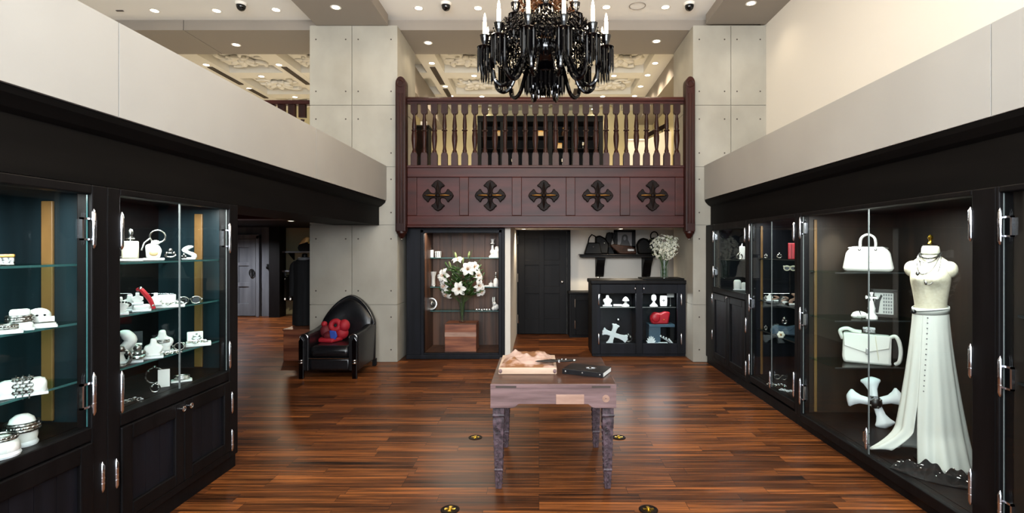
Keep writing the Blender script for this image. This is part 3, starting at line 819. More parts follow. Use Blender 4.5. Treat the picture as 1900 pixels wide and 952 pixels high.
# pale board with rough relief
bd = thing('relief_board', 'pale wooden board carrying a rough tan and pink relief on the table', 'board', (-.085, 3.76, TZ))
MB().box(-.21, .215, 0, .46, 0, .047).build('board', M['pale_board'], bd, smooth=False, bevel=.006)
rr = random.Random(21)
bl = [(rr.uniform(.1, .9), rr.uniform(.2, .95), rr.uniform(.03, .09), rr.uniform(.008, .03)) for _ in range(40)]
def rel(u, v):
    e = min(1, 7*min(u, 1-u, v, 1-v))
    h = .010+.034*v**1.3*(1-.5*abs(2*u-1)**3)
    for a, c, r, k in bl: h += k*.55*math.exp(-((u-a)**2+(v-c)**2)/r**2)
    sh = 1-.12*v
    return (-.205+.41*((u-.5)*sh+.5)+.0, .012+.44*v, .046+h*e)
MB().grid(rel, 44, 44).build('relief', M['rough_stone'], bd, angle=80)
for x in (-.195, .2): MB().ball((x, -.001, .024), (.013, .004, .016), 10, 6).build('stamp', M['table_grey'], bd)
kn_ = thing('ornate_knife', 'black ornate knife with silver studs lying across the relief board', 'knife', (.14, 3.86, TZ+.078), .12)
MB().rings([[Vector((x, r*1.5*cos(a), r*.55*sin(a))) for a in [2*PI*k/10 for k in range(10)]] for x, r in ((-.17, .002), (-.15, .010), (-.09, .018), (-.04, .022), (.0, .016), (.04, .02), (.08, .018), (.11, .014), (.12, .004))]).build('handle', M['leather'], kn_)
MB().ball((.125, 0, 0), (.014, .012, .010), 10, 6).ball((.06, -.012, .010), .008, 8, 6).ball((.03, -.008, .011), .007, 8, 6).box(.0, .012, -.024, .024, -.008, .012).build('silver_studs', M['silver'], kn_)
bk = thing('black_book', 'black leather book with silver emblem lying askew at the right of the table', 'book', (.355, 3.815, TZ), -.42)
MB().box(-.155, .155, -.105, .105, 0, .004).box(-.155, .155, -.105, .105, .032, .037).box(-.155, .155, -.108, -.100, 0, .037).build('cover', M['leather'], bk, smooth=False, bevel=.003)
MB().box(-.15, .152, -.100, .10, .004, .032).build('pages', M['page'], bk, smooth=False)
MB(at(.02, .01, .0375) @ rot(z=.3)).prism(bone_cross(.035, .2, 1.5), 0, .003, 'xy').build('emblem', M['silver'], bk, smooth=False)
for x in (-.13, 0, .13): MB().ball((x, -.108, .02), (.007, .004, .007), 8, 6).build('spine_stud', M['old_silver'], bk)
# brass floor boxes
fo = None
for px_, py_, l in ((882, 812, 'brass floor socket left of the table beside its rear leg'), (1148, 812, 'brass floor socket right of the table beside its rear leg'),
                    (835, 946, 'brass floor socket at the lower edge of the picture left of the table'), (1203, 946, 'brass floor socket at the lower edge of the picture right of the table')):
    Y = F*EYE/(py_-VY); X = (px_-VX)/F*Y
    if fo is None:
        fo = thing('floor_socket', l, 'floor socket', (X, Y, 0), group='brass floor sockets')
        MB().lathe([(.060, 0), (.060, .003), (.05, .005), (.048, .003), (.001, .003)], n=24).build('cover_ring', M['carved'], fo)
        MB(at(0, 0, .003)).prism(bone_cross(.034, .2), 0, .004, 'xy').build('cross_cap', M['brass'], fo, smooth=False)
        MB().lathe([(.014, .004), (.012, .012), (.001, .015)], n=12).build('knob', M['brass'], fo)
    else: dup(fo, (X, Y, 0), label=l)

# ================================================================ ARMCHAIR
ac = thing('armchair', 'black leather armchair with pointed gothic back against the left concrete pillar', 'armchair', (-2.655, 6.93, 0))
def arch(u):
    """u in -1..1 : height of the pointed outline at that x"""
    q = abs(u)
    return .60+.385*(1-q**1.9)**.78*(1-.10*q) if q < 1 else .60
def backsurf(off):
    def fn(u, v):
        a = 2*u-1
        z = .10+(arch(a*.999)-.10)*v
        return (a*.365+.0, .36-.10*a*a-.03*(1-v)+off+.05*v, z)
    return fn
MB().grid(backsurf(0), 40, 14).build('backrest', M['leather'], ac, solid=.085, bevel=.02)
def pad(u, v):
    a = (2*u-1)*.90
    z = .36+(arch(a)-.05-.36)*v
    puff = .05*(1-abs(2*u-1)**4)*(1-abs(2*v-1)**4)
    return (a*.365, .325-.10*a*a-.03*(1-v)+.05*v-.02-puff, z)
MB().grid(pad, 30, 16).build('back_pad', M['leather'], ac, solid=.03)
pts = []
for i in range(31):
    a = -1+2*i/30
    pts.append((a*.362, .36-.10*a*a+.05-.048, arch(a*.995)-.008))
MB().tube(pts, .0065, 6).build('piping', M['steel'], ac)['label'] = 'piping along the arched edge, its highlight made as bright silver'  # silver stands in for a highlight on glossy black piping
for s_ in (-1, 1):
    x0, x1 = (s_*.365, s_*.255)
    lo, hi = min(x0, x1), max(x0, x1)
    # side panel rising to the back
    MB().prism([(-.39, .085), (.30, .085), (.33, .60), (.18, .60), (.0, .57), (-.39, .555)], lo, hi, 'yz').build('arm', M['leather'], ac, smooth=False, bevel=.03)
    fr = MB()
    n = 10
    pts = [(lo, .10), (hi, .10)]+[((lo+hi)/2+(hi-lo)/2*cos(PI*k/n), .515+.05*sin(PI*k/n)) for k in range(n+1)]
    fr.prism(pts, -.405, -.385).build('arm_front', M['leather'], ac, smooth=False, bevel=.006)
    tr = MB().tube([((lo+hi)/2+(hi-lo)/2*.93*cos(PI*k/n), -.408, .515+.047*sin(PI*k/n)) for k in range(n+1)], .005, 6).build('arm_trim', M['silver'], ac)
    xo = s_*.335
    MB().prism([(xo-.03, 0), (xo+.03, 0), (xo+.032, .48), (xo, .53), (xo-.032, .48)], -.43, -.395).build('front_post', M['black_glass'], ac, smooth=False, bevel=.006)
    for z in (.205, .235): MB().lathe([(.001, -.011), (.022, -.009), (.026, 0), (.022, .009), (.001, .011)], (xo, -.428, z), 12).build('silver_stud', M['steel'], ac)
    MB().box(s_*.35-.025, s_*.35+.025, .30, .36, 0, .10).build('rear_leg', M['black'], ac, smooth=False, bevel=.004)
MB().box(-.26, .26, -.385, .32, .255, .405).build('seat_cushion', M['leather'], ac, bevel=.06)
MB().box(-.26, .26, -.375, .33, .09, .255).build('seat_base', M['leather'], ac, bevel=.03)
MB().tube([(-.255, -.388, .252), (.255, -.388, .252)], .005, 6).build('seat_piping', M['silver'], ac)
cu = thing('folded_cushion', 'red plush cushion with black holes and a blue corner on the armchair seat', 'cushion', (-2.76, 6.96, .405))
MB().prism([(-.20, .06), (-.14, -.17), (.06, -.20), (.13, -.02), (.08, .16), (-.10, .17)], 0, .055, 'xy').build('base_fold', M['red'], cu, bevel=.02)
MB().ball((-.10, -.02, .13), (.075, .07, .085), 16, 10).build('dark_lobe', M['dark_red'], cu)
MB().torus((.03, -.02, .205), .058, .036, 22, 10, rot(x=PI/2-.25)).build('ring_lobe', M['red'], cu)
MB().ball((.03, -.0, .20), (.035, .02, .04), 12, 8).build('black_hole', M['black_cloth'], cu)
MB().ball((.14, .0, .20), (.075, .07, .085), 16, 10).ball((.10, .02, .10), (.09, .08, .09), 14, 8).build('right_lobe', M['red'], cu)
MB().ball((-.115, -.03, .225), (.04, .04, .04), 12, 8).build('top_lobe', M['red'], cu)
MB().prism([(.0, .16), (.085, .15), (.105, .08), (.07, .02), (.02, .0)], -.16, -.13).build('blue_corner', M['blue'], cu, bevel=.012)
MB().ball((-.02, -.08, .08), (.09, .06, .06), 12, 8).build('front_fold', M['dark_red'], cu)

# ================================================================ SIDE ROOM THINGS
pb = thing('wooden_plinth', 'reddish wooden plinth behind the armchair under the black coat', 'plinth', (-3.53, 7.95, 0))
MB().box(-.20, .20, -.40, .35, 0, .44).build('body', M['cube_wood'], pb, smooth=False, bevel=.004)
MB().box(-.21, .21, -.41, .36, .44, .462).build('top', M['cube_wood'], pb, smooth=False, bevel=.004)
co = thing('black_coat', 'long black coat on a bust stand, standing on the reddish plinth', 'coat', (-3.60, 7.95, .462))
R = []
for z, rx, ry in ((.012, .17, .14), (.12, .172, .14), (.48, .16, .13), (.72, .15, .12), (.85, .165, .125), (.94, .165, .115), (1.0, .13, .09), (1.03, .07, .07)):
    R.append([Vector((rx*(1+.05*sin(9*a)*(1.1-z))*cos(a), ry*(1+.05*sin(9*a)*(1.1-z))*sin(a), z)) for a in [2*PI*k/48 for k in range(48)]])
MB().rings(R).build('coat_body', M['black_cloth'], co)
for s_ in (-1, 1):
    MB().stube([(s_*.12, 0, .96), (s_*.165, -.01, .90), (s_*.175, -.03, .72), (s_*.17, -.06, .45)], [.045, .055, .05, .04], 12).build('sleeve', M['black_cloth'], co)
MB().torus((0, -.01, 1.02), .075, .025, 20, 8, sy=.9).build('collar', M['photo_grey'], co)
MB().cyl((0, 0, 1.0), (0, 0, 1.08), .045, .04).ball((0, 0, 1.085), (.042, .042, .02)).build('neck_block', M['black'], co)
sh1 = thing('closet_shelf', 'upper dark wooden closet shelf in the side room holding a yellow and black bag', 'shelf', (-5.2, 12.66, 1.53))
MB().box(-.98, 1.2, -.24, .23, 0, .04).build('board', M['grey_paint'], sh1, smooth=False, bevel=.003)
for x in (-.9, 1.0): MB().prism([(.2, 0), (-.1, 0), (.2, -.18)], x, x+.03, 'yz').build('bracket', M['black'], sh1, smooth=False)
sh2 = thing('closet_shelf', 'lower dark closet shelf above the row of hanging black garments', 'shelf', (-5.2, 12.66, 1.07))
MB().box(-.98, 1.2, -.24, .23, 0, .04).build('board', M['grey_paint'], sh2, smooth=False, bevel=.003)
MB().tube([(-.96, -.05, -.09), (1.18, -.05, -.09)], .013, 8).box(-.97, -.95, -.07, -.03, -.11, 0).box(1.17, 1.19, -.07, -.03, -.11, 0).build('hanging_rail', M['steel'], sh2)
t = thing('shoulder_bag', 'yellow and black shoulder bag on the upper closet shelf', 'bag', (-5.62, 12.62, 1.57))
MB().prism([(-.20, 0), (.20, 0), (.24, .10), (.16, .20), (-.02, .22), (-.20, .17), (-.24, .08)], -.1, .1).build('body', M['leather'], t, bevel=.03)
MB().prism([(-.23, .13), (-.05, .17), (.02, .33), (-.05, .36), (-.14, .28)], -.09, .06).build('tan_flap', M['tan'], t, bevel=.03)
MB().tube([(.04, -.08, .20), (.12, -.1, .24), (.2, -.1, .16), (.25, -.1, .04)], [.03, .035, .035, .03], 8).build('yellow_strap', M['yellow_leather'], t)
t = thing('peaked_hat', 'black peaked hat lying on the lower closet shelf', 'hat', (-5.85, 12.58, 1.11))
MB().lathe([(.16, 0), (.15, .04), (.11, .08), (.001, .10)], n=18).build('crown', M['black_cloth'], t)
MB().ball((.02, -.17, .012), (.12, .10, .012), 14, 6).build('peak', M['black_cloth'], t)
for k, l in enumerate(('leftmost black garment on the closet rail', 'second black garment on the closet rail', 'third black garment on the closet rail beside the coat', 'black garment on the closet rail half hidden by the coat')):
    t = thing('hanging_garment', l, 'garment', (-6.11+k*.13, 12.61, 0), group='garments on the closet rail')
    R = []
    for z, a_, c_ in ((.38, .05, .19), (.45, .055, .20), (.75, .05, .18), (.88, .045, .19), (.93, .03, .12), (.95, .012, .03)):
        R.append([Vector((a_*(1+.1*sin(5*q+k))*cos(q), c_*sin(q), z)) for q in [2*PI*i/20 for i in range(20)]])
    MB().rings(R).build('cloth', M['black_cloth'], t)
    MB().tube([(0, 0, .94), (0, 0, .97), (0, .012, .99), (0, .0, 1.0)], .004, 6).build('hanger_hook', M['steel'], t)
    MB().ball((0, -.17, .90), (.012, .008, .03), 8, 6).ball((.02, -.2, .42), (.02, .01, .03), 8, 6).build('pale_tag', M['page'], t)
t = thing('wall_hook', 'small black hook on the grey wall right of the side room door', 'hook', (-6.55, 12.49, 1.2))
MB().box(-.02, .02, -.006, .01, -.06, .06).tube([(0, -.01, -.02), (0, -.05, -.05), (0, -.06, 0)], .008, 6).build('body', M['black'], t)

# ================================================================ DISPLAY CABINETS ALONG BOTH WALLS
def hinge(parent, s, face, y, z, h=.17, plate=1):
    """bright pin hinge with a finial at each end, plate clamped on the glass"""
    x = s*(face-.022)
    b = MB().lathe([(.001, -.02), (.006, -.014), (.011, 0), (.011, h), (.006, h+.014), (.001, h+.024)], (x, y, z-h/2), 10)
    for k in (.25, .5, .75): b.lathe([(.0125, -.002), (.0125, .002)], (x, y, z-h/2+h*k), 10)
    if plate:
        y0, y1 = sorted((y, y+plate*.055))
        xa, xb = sorted((s*(face-.012), s*(face+.004)))
        b.box(xa, xb, y0, y1, z-h*.36, z-h*.30).box(xa, xb, y0, y1, z+h*.30, z+h*.36).box(xa, xb, y1-.01 if plate > 0 else y0, y1 if plate > 0 else y0+.01, z-h*.36, z+h*.36)
    return b.build('hinge', M['steel'], parent, world=True)
def panel_door(parent, s, face, y0, y1, z0, z1, name='lower_door'):
    xa, xb = sorted((s*face, s*(face+.03))); m = .075
    b = MB().box(xa, xb, y0, y0+m, z0, z1).box(xa, xb, y1-m, y1, z0, z1).box(xa, xb, y0+m, y1-m, z0, z0+m).box(xa, xb, y0+m, y1-m, z1-m*1.15, z1)
    d = b.build(name, M['black_wood'], parent, world=True, smooth=False, bevel=.006)
    xa, xb = sorted((s*(face+.018), s*(face+.028)))
    p = MB()
    n = max(2, round((y1-y0-2*m)/.11)); st = (y1-y0-2*m)/n
    for i in range(n): p.box(xa, xb, y0+m+i*st+.001, y0+m+(i+1)*st-.001, z0+m, z1-m)
    off = Vector(parent.location)
    o = p.build('door_panel', M['navy_wood'], d, smooth=False)
    for v in o.data.vertices: v.co -= off
    return d
def sub(mb, name, m, part, root, **k):
    o = mb.build(name, m, part, **k)
    off = Vector(root.location)
    for v in o.data.vertices: v.co -= off
    return o
def vitrine(name, label, s, face, y0, y1, zg0, zg1, depth, stile0, stile1, shelves, joints=(), hinges=(), lower=None, end_mat='teal_panel', back_mat='black_wood',
            strip=.28, plinth=.10, shelf_y=None, ztop=1.972, lamp=6, glassname='glass', lowz=None, knobs=()):
    c = thing(name, label, 'display cabinet', (s*(face+depth/2), (y0+y1)/2, 0))
    def bx(nm, m, d0, d1, ya, yb, za, zb, **k):
        xa, xb = sorted((s*(face+d0), s*(face+d1)))
        return MB().box(xa, xb, ya, yb, za, zb).build(nm, M[m], c, world=True, smooth=False, **k)
    g0, g1 = y0+stile0, y1-stile1
    xa, xb = sorted((s*(face-.02), s*(face+.06)))
    f = MB().box(xa, xb, y0, g0, plinth, ztop).box(xa, xb, g1, y1, plinth, ztop).box(xa, xb, g0, g1, zg1, ztop)
    f.box(xa, xb, g0, g1, zg0-.07, zg0)
    if lower: f.box(xa, xb, g0, g1, plinth, plinth+.05)
    f.build('face_frame', M['black_wood'], c, world=True, smooth=False, bevel=.006)
    bx('plinth', 'black_wood', .0, depth, y0, y1, 0, plinth)
    bx('cabinet_floor', 'black_wood', .06, depth-.012, y0+.02, y1-.02, zg0-.04, zg0)
    bx('back_panel', back_mat, depth-.012, depth, y0, y1, plinth, ztop)
    bx('end_panel', end_mat, .06, depth-.012, y1-.02, y1, zg0-.04 if not lower else plinth, ztop)
    bx('end_panel', end_mat, .06, depth-.012, y0, y0+.02, zg0-.04 if not lower else plinth, ztop)
    bx('top_board', 'black_wood', .06, depth, y0, y1, zg1+.03, ztop)
    if strip: bx('amber_strip', 'gold_post', strip-(.03 if s < 0 else .013), strip+(.03 if s < 0 else .013), y1-.035, y1-.02, zg0+.01, zg1-.03, bevel=.004)
    sy0, sy1 = shelf_y or (y0+.025, y1-.025)
    for z in shelves:
        sh = bx('glass_shelf', 'glass_green', .075, depth-.02, sy0, sy1, z-.010, z)
        xa, xb = sorted((s*(face+.0735), s*(face+.0765)))
        if shelf_y:
            xa, xb = sorted((s*(face+.075), s*(face+depth-.02)))
            sub(MB().box(xa, xb, sy0-.0015, sy0+.0015, z-.0105, z+.0005), 'polished_edge', M['glass_edge' if s < 0 else 'edge_dark'], sh, c, smooth=False)
        else:
            sub(MB().box(xa, xb, sy0, sy1, z-.0105, z+.0005), 'polished_edge', M['glass_edge' if s < 0 else 'edge_dark'], sh, c, smooth=False)
        pins = MB()
        for d in (.10, depth-.08): pins.cyl((s*(face+d), y1-.03, z-.016), (s*(face+d), y1-.02, z-.016), .009, n=8).box(*sorted((s*(face+d-.012), s*(face+d+.012))), y1-.06, y1-.021, z-.016, z-.0105)
        sub(pins, 'shelf_pin', M['steel'], sh, c)
    # glass doors
    edges = [g0]+list(joints)+[g1]
    for a_, b_ in zip(edges[:-1], edges[1:]):
        p = bx('glass_door', glassname, .0, .005, a_+.003, b_-.003, zg0+.004, zg1-.004)
        e = MB()
        for yy in (a_+.004, b_-.004):
            xa, xb = sorted((s*(face-.0005), s*(face+.0055)))
            e.box(xa, xb, yy-.001, yy+.001, zg0+.004, zg1-.004)
        sub(e, 'glass_edge', M['glass_edge' if s < 0 and not joints else 'edge_grey'], p, c, smooth=False)
    for h in hinges: hinge(c, s, face, *h)
    if lower:
        for a_, b_ in lower: panel_door(c, s, face-.03, a_, b_, *(lowz or (plinth+.055, zg0-.075)))
    for y, z in knobs:
        x = s*(face-.05)
        MB().torus((x, y, z), .014, .005, 14, 6, rot(y=PI/2)).cyl((x, y, z), (s*(face-.03), y, z), .006, n=8).build('knob', M['steel'], c, world=True)
    if lamp:
        bx('lamp_strip', 'lamp_trim', .12, .16, g0+.05, g1-.05, zg1+.012, zg1+.03)
        light('cabinet_lamp', 'AREA', (-s*(depth/2-.16), 0, zg1+.008), lamp, (.98, 1, .97), .05, (g1-g0)*.85, parent=c)
    return c
FL, FR = 2.30, 2.42
cabA = vitrine('display_cabinet', 'black glass-fronted cabinet nearest on the left with white jewellery stands', -1, FL, 1.15, 2.735, .735, 1.925, .60, .09, .095,
        (.965, 1.265, 1.568), hinges=((2.648, 1.746, .16, -1), (2.648, .90, .18, -1), (2.70, .45, .12, 0)), lower=((1.24, 1.93), (1.935, 2.64)), strip=.27, lamp=22)
cabB = vitrine('display_cabinet', 'black cabinet with a pair of glass doors at the far end of the left wall', -1, FL, 2.735, 3.92, .745, 1.935, .58, .085, .105,
        (.963, 1.265, 1.566), joints=(3.315,), hinges=((2.825, 1.74, .16, 0), (2.825, .86, .19, 0), (3.812, 1.72, .18, -1), (3.812, .86, .16, 0), (2.79, .43, .12, 0), (2.79, .12, .12, 0), (3.84, .50, .12, 0), (3.84, .22, .12, 0)),
        lower=((2.82, 3.312), (3.318, 3.815)), strip=.26, lamp=22, knobs=((3.28, .63), (3.35, .63)))
cR1 = vitrine('display_cabinet', 'small black cabinet with a high window next to the right pillar', 1, FR, 5.93, 7.44, 1.11, 1.89, .50, .09, .30,
        (1.50,), joints=(), hinges=((7.12, 1.80, .12, -1), (7.12, 1.32, .12, -1), (6.03, 1.80, .13, 0), (7.16, .95, .10, 0), (7.16, .45, .10, 0), (6.0, .75, .14, 0), (6.0, .25, .14, 0)),
        lower=((6.02, 6.57), (6.58, 7.13)), strip=.14, lamp=6, back_mat='black_wood', end_mat='navy_wood', knobs=((6.55, 1.02),))
cR2 = vitrine('display_cabinet', 'black full-height cabinet with narrow paired glass doors on the right wall', 1, FR, 4.80, 5.93, .20, 1.93, .60, .06, .03,
        (.73, 1.065, 1.534), joints=(5.385,), hinges=((5.90, 1.82, .16, 0), (5.90, 1.02, .16, -1), (5.90, .32, .2, 0), (4.87, 1.8, .14, 1), (4.87, .36, .2, 0), (5.37, .28, .14, 0)),
        strip=.12, lamp=8, back_mat='black_wood', end_mat='navy_wood')
cR3 = vitrine('display_cabinet', 'large black glass cabinet on the right holding the dress form and white bags', 1, FR, 2.72, 4.80, .13, 1.94, .86, .15, .055,
        (.642, 1.036, 1.443), joints=(3.80,), hinges=((2.875, 1.78, .15, 0), (2.875, 1.02, .15, 0), (2.875, .32, .16, 0), (3.79, .25, .12, 1), (4.752, 1.83, .16, -1), (4.752, 1.0, .17, -1), (4.752, .33, .2, -1)),
        strip=.13, lamp=34, back_mat='brown_panel', end_mat='brown_panel', shelf_y=(4.36, 4.775), plinth=.09)
cR4 = vitrine('display_cabinet', 'black glass cabinet cut off by the right picture edge', 1, FR, 1.2, 2.72, .13, 1.94, .86, .1, .02,
        (.95, 1.3), hinges=((2.69, 1.76, .15, -1), (2.69, .98, .17, -1), (2.69, .28, .17, -1)), strip=0, lamp=0, back_mat='black_wood', end_mat='brown_panel')

# ================================================================ MAKERS FOR THE DISPLAYED GOODS
def spot(px_, X, z): return Vector((X, X*F/(px_-VX), z))
def facing(p): return math.atan2(-p[0], p[1])
def link_ring(t, name, R, r, c, n=14, m='old_silver', sy=1, M_=None):
    """chain of fat links"""
    b = MB()
    for i in range(n):
        a = 2*PI*i/n
        q = at(R*cos(a), R*sy*sin(a), 0) @ rot(z=a+PI/2) @ rot(x=PI/2*(i % 2))
        b.torus((0, 0, 0), r*1.6, r*.55, 8, 5, (M_ or Matrix()) @ at(*c) @ q if False else q, sx=1.3)
        # torus() adds its centre after the matrix, shift here
    off = Vector(c)
    b.v = [(M_ @ Vector(p) if M_ else Vector(p))+off for p in b.v]
    return b.build(name, M[m], t)
GA = 'jewellery on the nearest left cabinet'
GB = 'jewellery in the far left cabinet'
def pillow(p, label, w=.14, d=.09, h=.08, group=GA, m='white_block'):
    t = thing('display_pillow', label, 'display stand', p, facing(p), group)
    MB().box(-w/2, w/2, -d/2, d/2, 0, h).build('body', M[m], t, bevel=min(w, d, h)*.32)
    MB().box(-w/2-.004, w/2+.004, -d/2-.006, d/2+.006, 0, .010).build('base', M['white_wood'], t, bevel=.002)
    return t
def dome_stand(p, label, r=.055, h=.14, group=GA):
    t = thing('domed_stand', label, 'display stand', p, facing(p), group)
    MB().lathe([(r*.98, .02), (r*1.05, h*.3), (r, h*.62), (r*.8, h*.86), (r*.45, h*.97), (.001, h)], n=24).build('dome', M['white_block'], t)
    MB().lathe([(r*1.05, 0), (r*1.1, .01), (r*1.0, .022), (.001, .022)], n=24).build('base', M['white_wood'], t)
    return t
def cuff(p, label, R=.05, h=.025, n=3, group=GA, sy=.8, m='old_silver', tilt=0):
    t = thing('cuff_bracelet', label, 'bracelet', p, facing(p), group, rx=tilt)
    b = MB()
    for i in range(n): b.torus((0, 0, i*h/n*1.1), R, h*.28, 28, 8, sy=sy)
    b.build('bands', M[m], t)
    s_ = MB()
    for i in range(9):
        a = -PI*(.1+.8*i/8)
        s_.ball((R*1.06*cos(a), R*sy*1.06*sin(a), h*.35), h*.24, 8, 5)
    s_.build('studs', M['silver'], t)
    return t
def bust(p, label, h=.16, group=GB, m='white_block', kind=0):
    """necklace bust: slab body with narrow neck on a foot"""
    t = thing('necklace_bust', label, 'display stand', p, facing(p), group)
    w = h*.42
    body = [(-w*.75, .014), (w*.75, .014), (w*.62, h*.25), (w, h*.45), (w*.9, h*.62), (w*.35, h*.72), (w*.3, h), (-w*.3, h), (-w*.35, h*.72), (-w*.9, h*.62), (-w, h*.45), (-w*.62, h*.25)]
    MB().prism(body, -.028, .028).build('body', M[m], t, bevel=.014)
    MB().box(-w, w, -.05, .05, 0, .014).build('base', M['white_wood'], t, bevel=.004)
    return t
def hand_stand(p, label, h=.12, group=GB, m='white_block', flip=1):
    """curved sculptural ring stand: a swan-like neck on a wide foot"""
    t = thing('ring_stand', label, 'display stand', p, facing(p), group)
    MB().stube([(-.03*flip, 0, .012), (-.035*flip, 0, h*.3), (.0, 0, h*.5), (.025*flip, 0, h*.68), (.0, 0, h*.86), (-.028*flip, 0, h*.93)], [h*.17, h*.14, h*.13, h*.16, h*.15, h*.05], 14).build('neck', M[m], t)
    MB().box(-h*.42, h*.42, -.04, .04, 0, .016).build('base', M['white_wood'], t, bevel=.006)
    return t
def slab(p, label, w=.2, d=.08, h=.02, group=GB, back=.0):
    t = thing('display_tray', label, 'display stand', p, facing(p), group)
    MB().box(-w/2, w/2, -d/2, d/2, 0, h).build('tray', M['white_block'], t, bevel=.005)
    if back:
        MB().prism([(d/2-.035, h), (d/2, h), (d/2, h+back), (d/2-.02, h+back)], -w*.25, w*.25, 'yz').build('back_rest', M['white_block'], t, bevel=.006)
    return t
def bangle(p, label, R=.04, r=.005, group=GB, rx=PI/2, m='silver'):
    t = thing('bangle', label, 'bracelet', p, facing(p), group)
    Mx = at(0, 0, R+r) @ rot(x=rx)
    b = MB().torus((0, 0, 0), R, r, 30, 8); b.v = [Mx @ Vector(v) for v in b.v]; b.build('hoop', M[m], t)
    b = MB().ball((0, 0, 2*R+r*2), r*2.2, 10, 6).ball((R*.7, 0, R*1.72), r*1.7, 8, 5).ball((-R*.7, 0, R*1.72), r*1.7, 8, 5); b.build('beads', M['old_silver'], t)
    return t
def chain(p, label, L=.14, group=GB, m='silver', wav=.02):
    t = thing('chain_bracelet', label, 'bracelet', p, facing(p), group)
    b = MB(); n = 12
    for i in range(n):
        x = -L/2+L*i/(n-1); y = wav*sin(i*.9)
        q = MB().torus((0, 0, 0), .0095, .0032, 10, 5, rot(x=PI/2*(i % 2)*.7), sx=1.4)
        b.add([Vector(v)+Vector((x, y, .008)) for v in q.v], q.f)
    b.build('links', M[m], t)
    MB().box(L/2, L/2+.02, wav*sin(9.9)-.007, wav*sin(9.9)+.007, .002, .013).build('clasp', M['old_silver'], t, bevel=.002)
    return t
def eyeglasses(p, label, group=GB, m='silver', w=.13):
    t = thing('eyeglasses', label, 'glasses', p, facing(p), group)
    b = MB()
    for s_ in (-1, 1):
        b.torus((s_*w*.26, 0, .026), .024, .004, 20, 6, rot(x=PI/2), sx=1.25)
        b.tube([(s_*w*.5, 0, .032), (s_*w*.52, .06, .033), (s_*w*.5, .12, .028), (s_*w*.49, .14, .012)], .004, 6)
    b.tube([(-w*.05, 0, .03), (0, -.004, .036), (w*.05, 0, .03)], .004, 6)
    b.build('frame', M[m], t)
    l = MB()
    for s_ in (-1, 1): l.lathe([(.001, -.001), (.022, -.001), (.022, .001), (.001, .001)], n=16, M=at(s_*w*.26, 0, .026) @ rot(x=PI/2))
    l.build('lens', M['dome'], t)
    return t
def perfume(p, label, h=.12, w=.06, group='bottles', m='white_block', shape=0):
    t = thing('perfume_bottle', label, 'bottle', p, facing(p), group)
    if shape == 0: MB().box(-w/2, w/2, -w*.35, w*.35, 0, h*.58).build('body', M[m], t, bevel=.008)
    else: MB().lathe([(.001, 0), (w*.5, 0), (w*.55, h*.2), (w*.5, h*.45), (w*.22, h*.58), (.001, h*.58)], n=16).build('body', M[m], t)
    MB().lathe([(w*.16, h*.56), (w*.16, h*.66), (w*.26, h*.67), (w*.26, h*.71), (w*.12, h*.73), (w*.2, h*.86), (w*.14, h*.96), (.001, h)], n=14).build('stopper', M['silver'], t)
    MB().torus((0, 0, h*.66), w*.24, w*.04, 14, 6).build('collar', M['old_silver'], t)
    return t

# ================================================================ LEFT CABINETS: GOODS
S0, S1, S2, S3 = .735, .965, 1.265, 1.568
p = spot(8, -2.52, S3); t = thing('small_casket', 'small bronze casket on the top shelf at the left picture edge', 'box', p, facing(p), GA)
MB().box(-.035, .035, -.03, .03, 0, .04).build('body', M['old_silver'], t, bevel=.004); MB().box(-.037, .037, -.032, .032, .036, .052).build('lid', M['gilt'], t, bevel=.005)
p = spot(12, -2.40, S2); pillow(p, 'low white pad at the left picture edge of the second shelf', .10, .07, .018)
cuff(p+Vector((0, 0, .024)), 'dark chain cuff on the low pad at the left picture edge', .035, .02, 2)
p = spot(37, -2.43, S2); pillow(p, 'white block stand with a dark cuff, left of the mask-like stand', .09, .08, .04)
q = thing('rounded_block', 'white rounded block stacked above the dark banded cuff', 'display stand', p+Vector((0, 0, .064)), facing(p), GA)
MB().box(-.036, .036, -.03, .03, -.002, .034).build('body', M['white_block'], q, bevel=.012); MB().box(-.028, .028, -.024, .024, -.024, 0).build('plug', M['white_block'], q, bevel=.004)
cuff(p+Vector((0, 0, .045)), 'wide dark silver cuff wrapped round the stacked white blocks', .044, .026, 3)
p = spot(76, -2.41, S2); t = pillow(p, 'thin white pad under the skull-like white stand', .11, .07, .022)
q = thing('mask_stand', 'white skull-like ring stand on a thin pad near the amber strip', 'display stand', p+Vector((-.01, 0, .022)), facing(p), GA)
MB().ball((0, 0, .036), (.045, .04, .036), 16, 10).box(.0, .055, -.04, .02, .008, .028).build('skull', M['white_block'], q)
MB().ball((-.006, -.038, .040), (.006, .004, .005), 8, 5).ball((.02, -.036, .040), (.005, .004, .005), 8, 5).build('eye_hole', M['black'], q)
p = spot(42, -2.40, S1); pillow(p, 'long white pillow with a chain bracelet on the third shelf down', .165, .085, .075)
link_t = thing('chain_cuff', 'broad silver chain bracelet round the long white pillow', 'bracelet', p+Vector((0, 0, .038)), facing(p), GA)
for dx in (-.022, 0, .022):
    b = MB()
    for i in range(18):
        a = 2*PI*i/18
        q = MB().torus((0, 0, 0), .009, .0035, 8, 5, rot(y=PI/2*(i % 2)), sx=1.3)
        Mx = at(dx, .049*cos(a), .044*sin(a)) @ rot(x=a+PI/2)
        b.add([Mx @ Vector(v) for v in q.v], q.f)
    b.build('chain_row', M['old_silver'], link_t)
p = spot(41, -2.40, S0); dome_stand(p, 'white domed stand with silver bands at the bottom of the nearest left cabinet', .052, .145)
cuff(p+Vector((0, 0, .075)), 'stacked silver chain cuff round the white domed stand', .056, .035, 3, sy=1)
p = spot(2, -2.36, S0); dome_stand(p, 'white rounded vessel stand at the bottom left corner of the nearest cabinet', .06, .09)
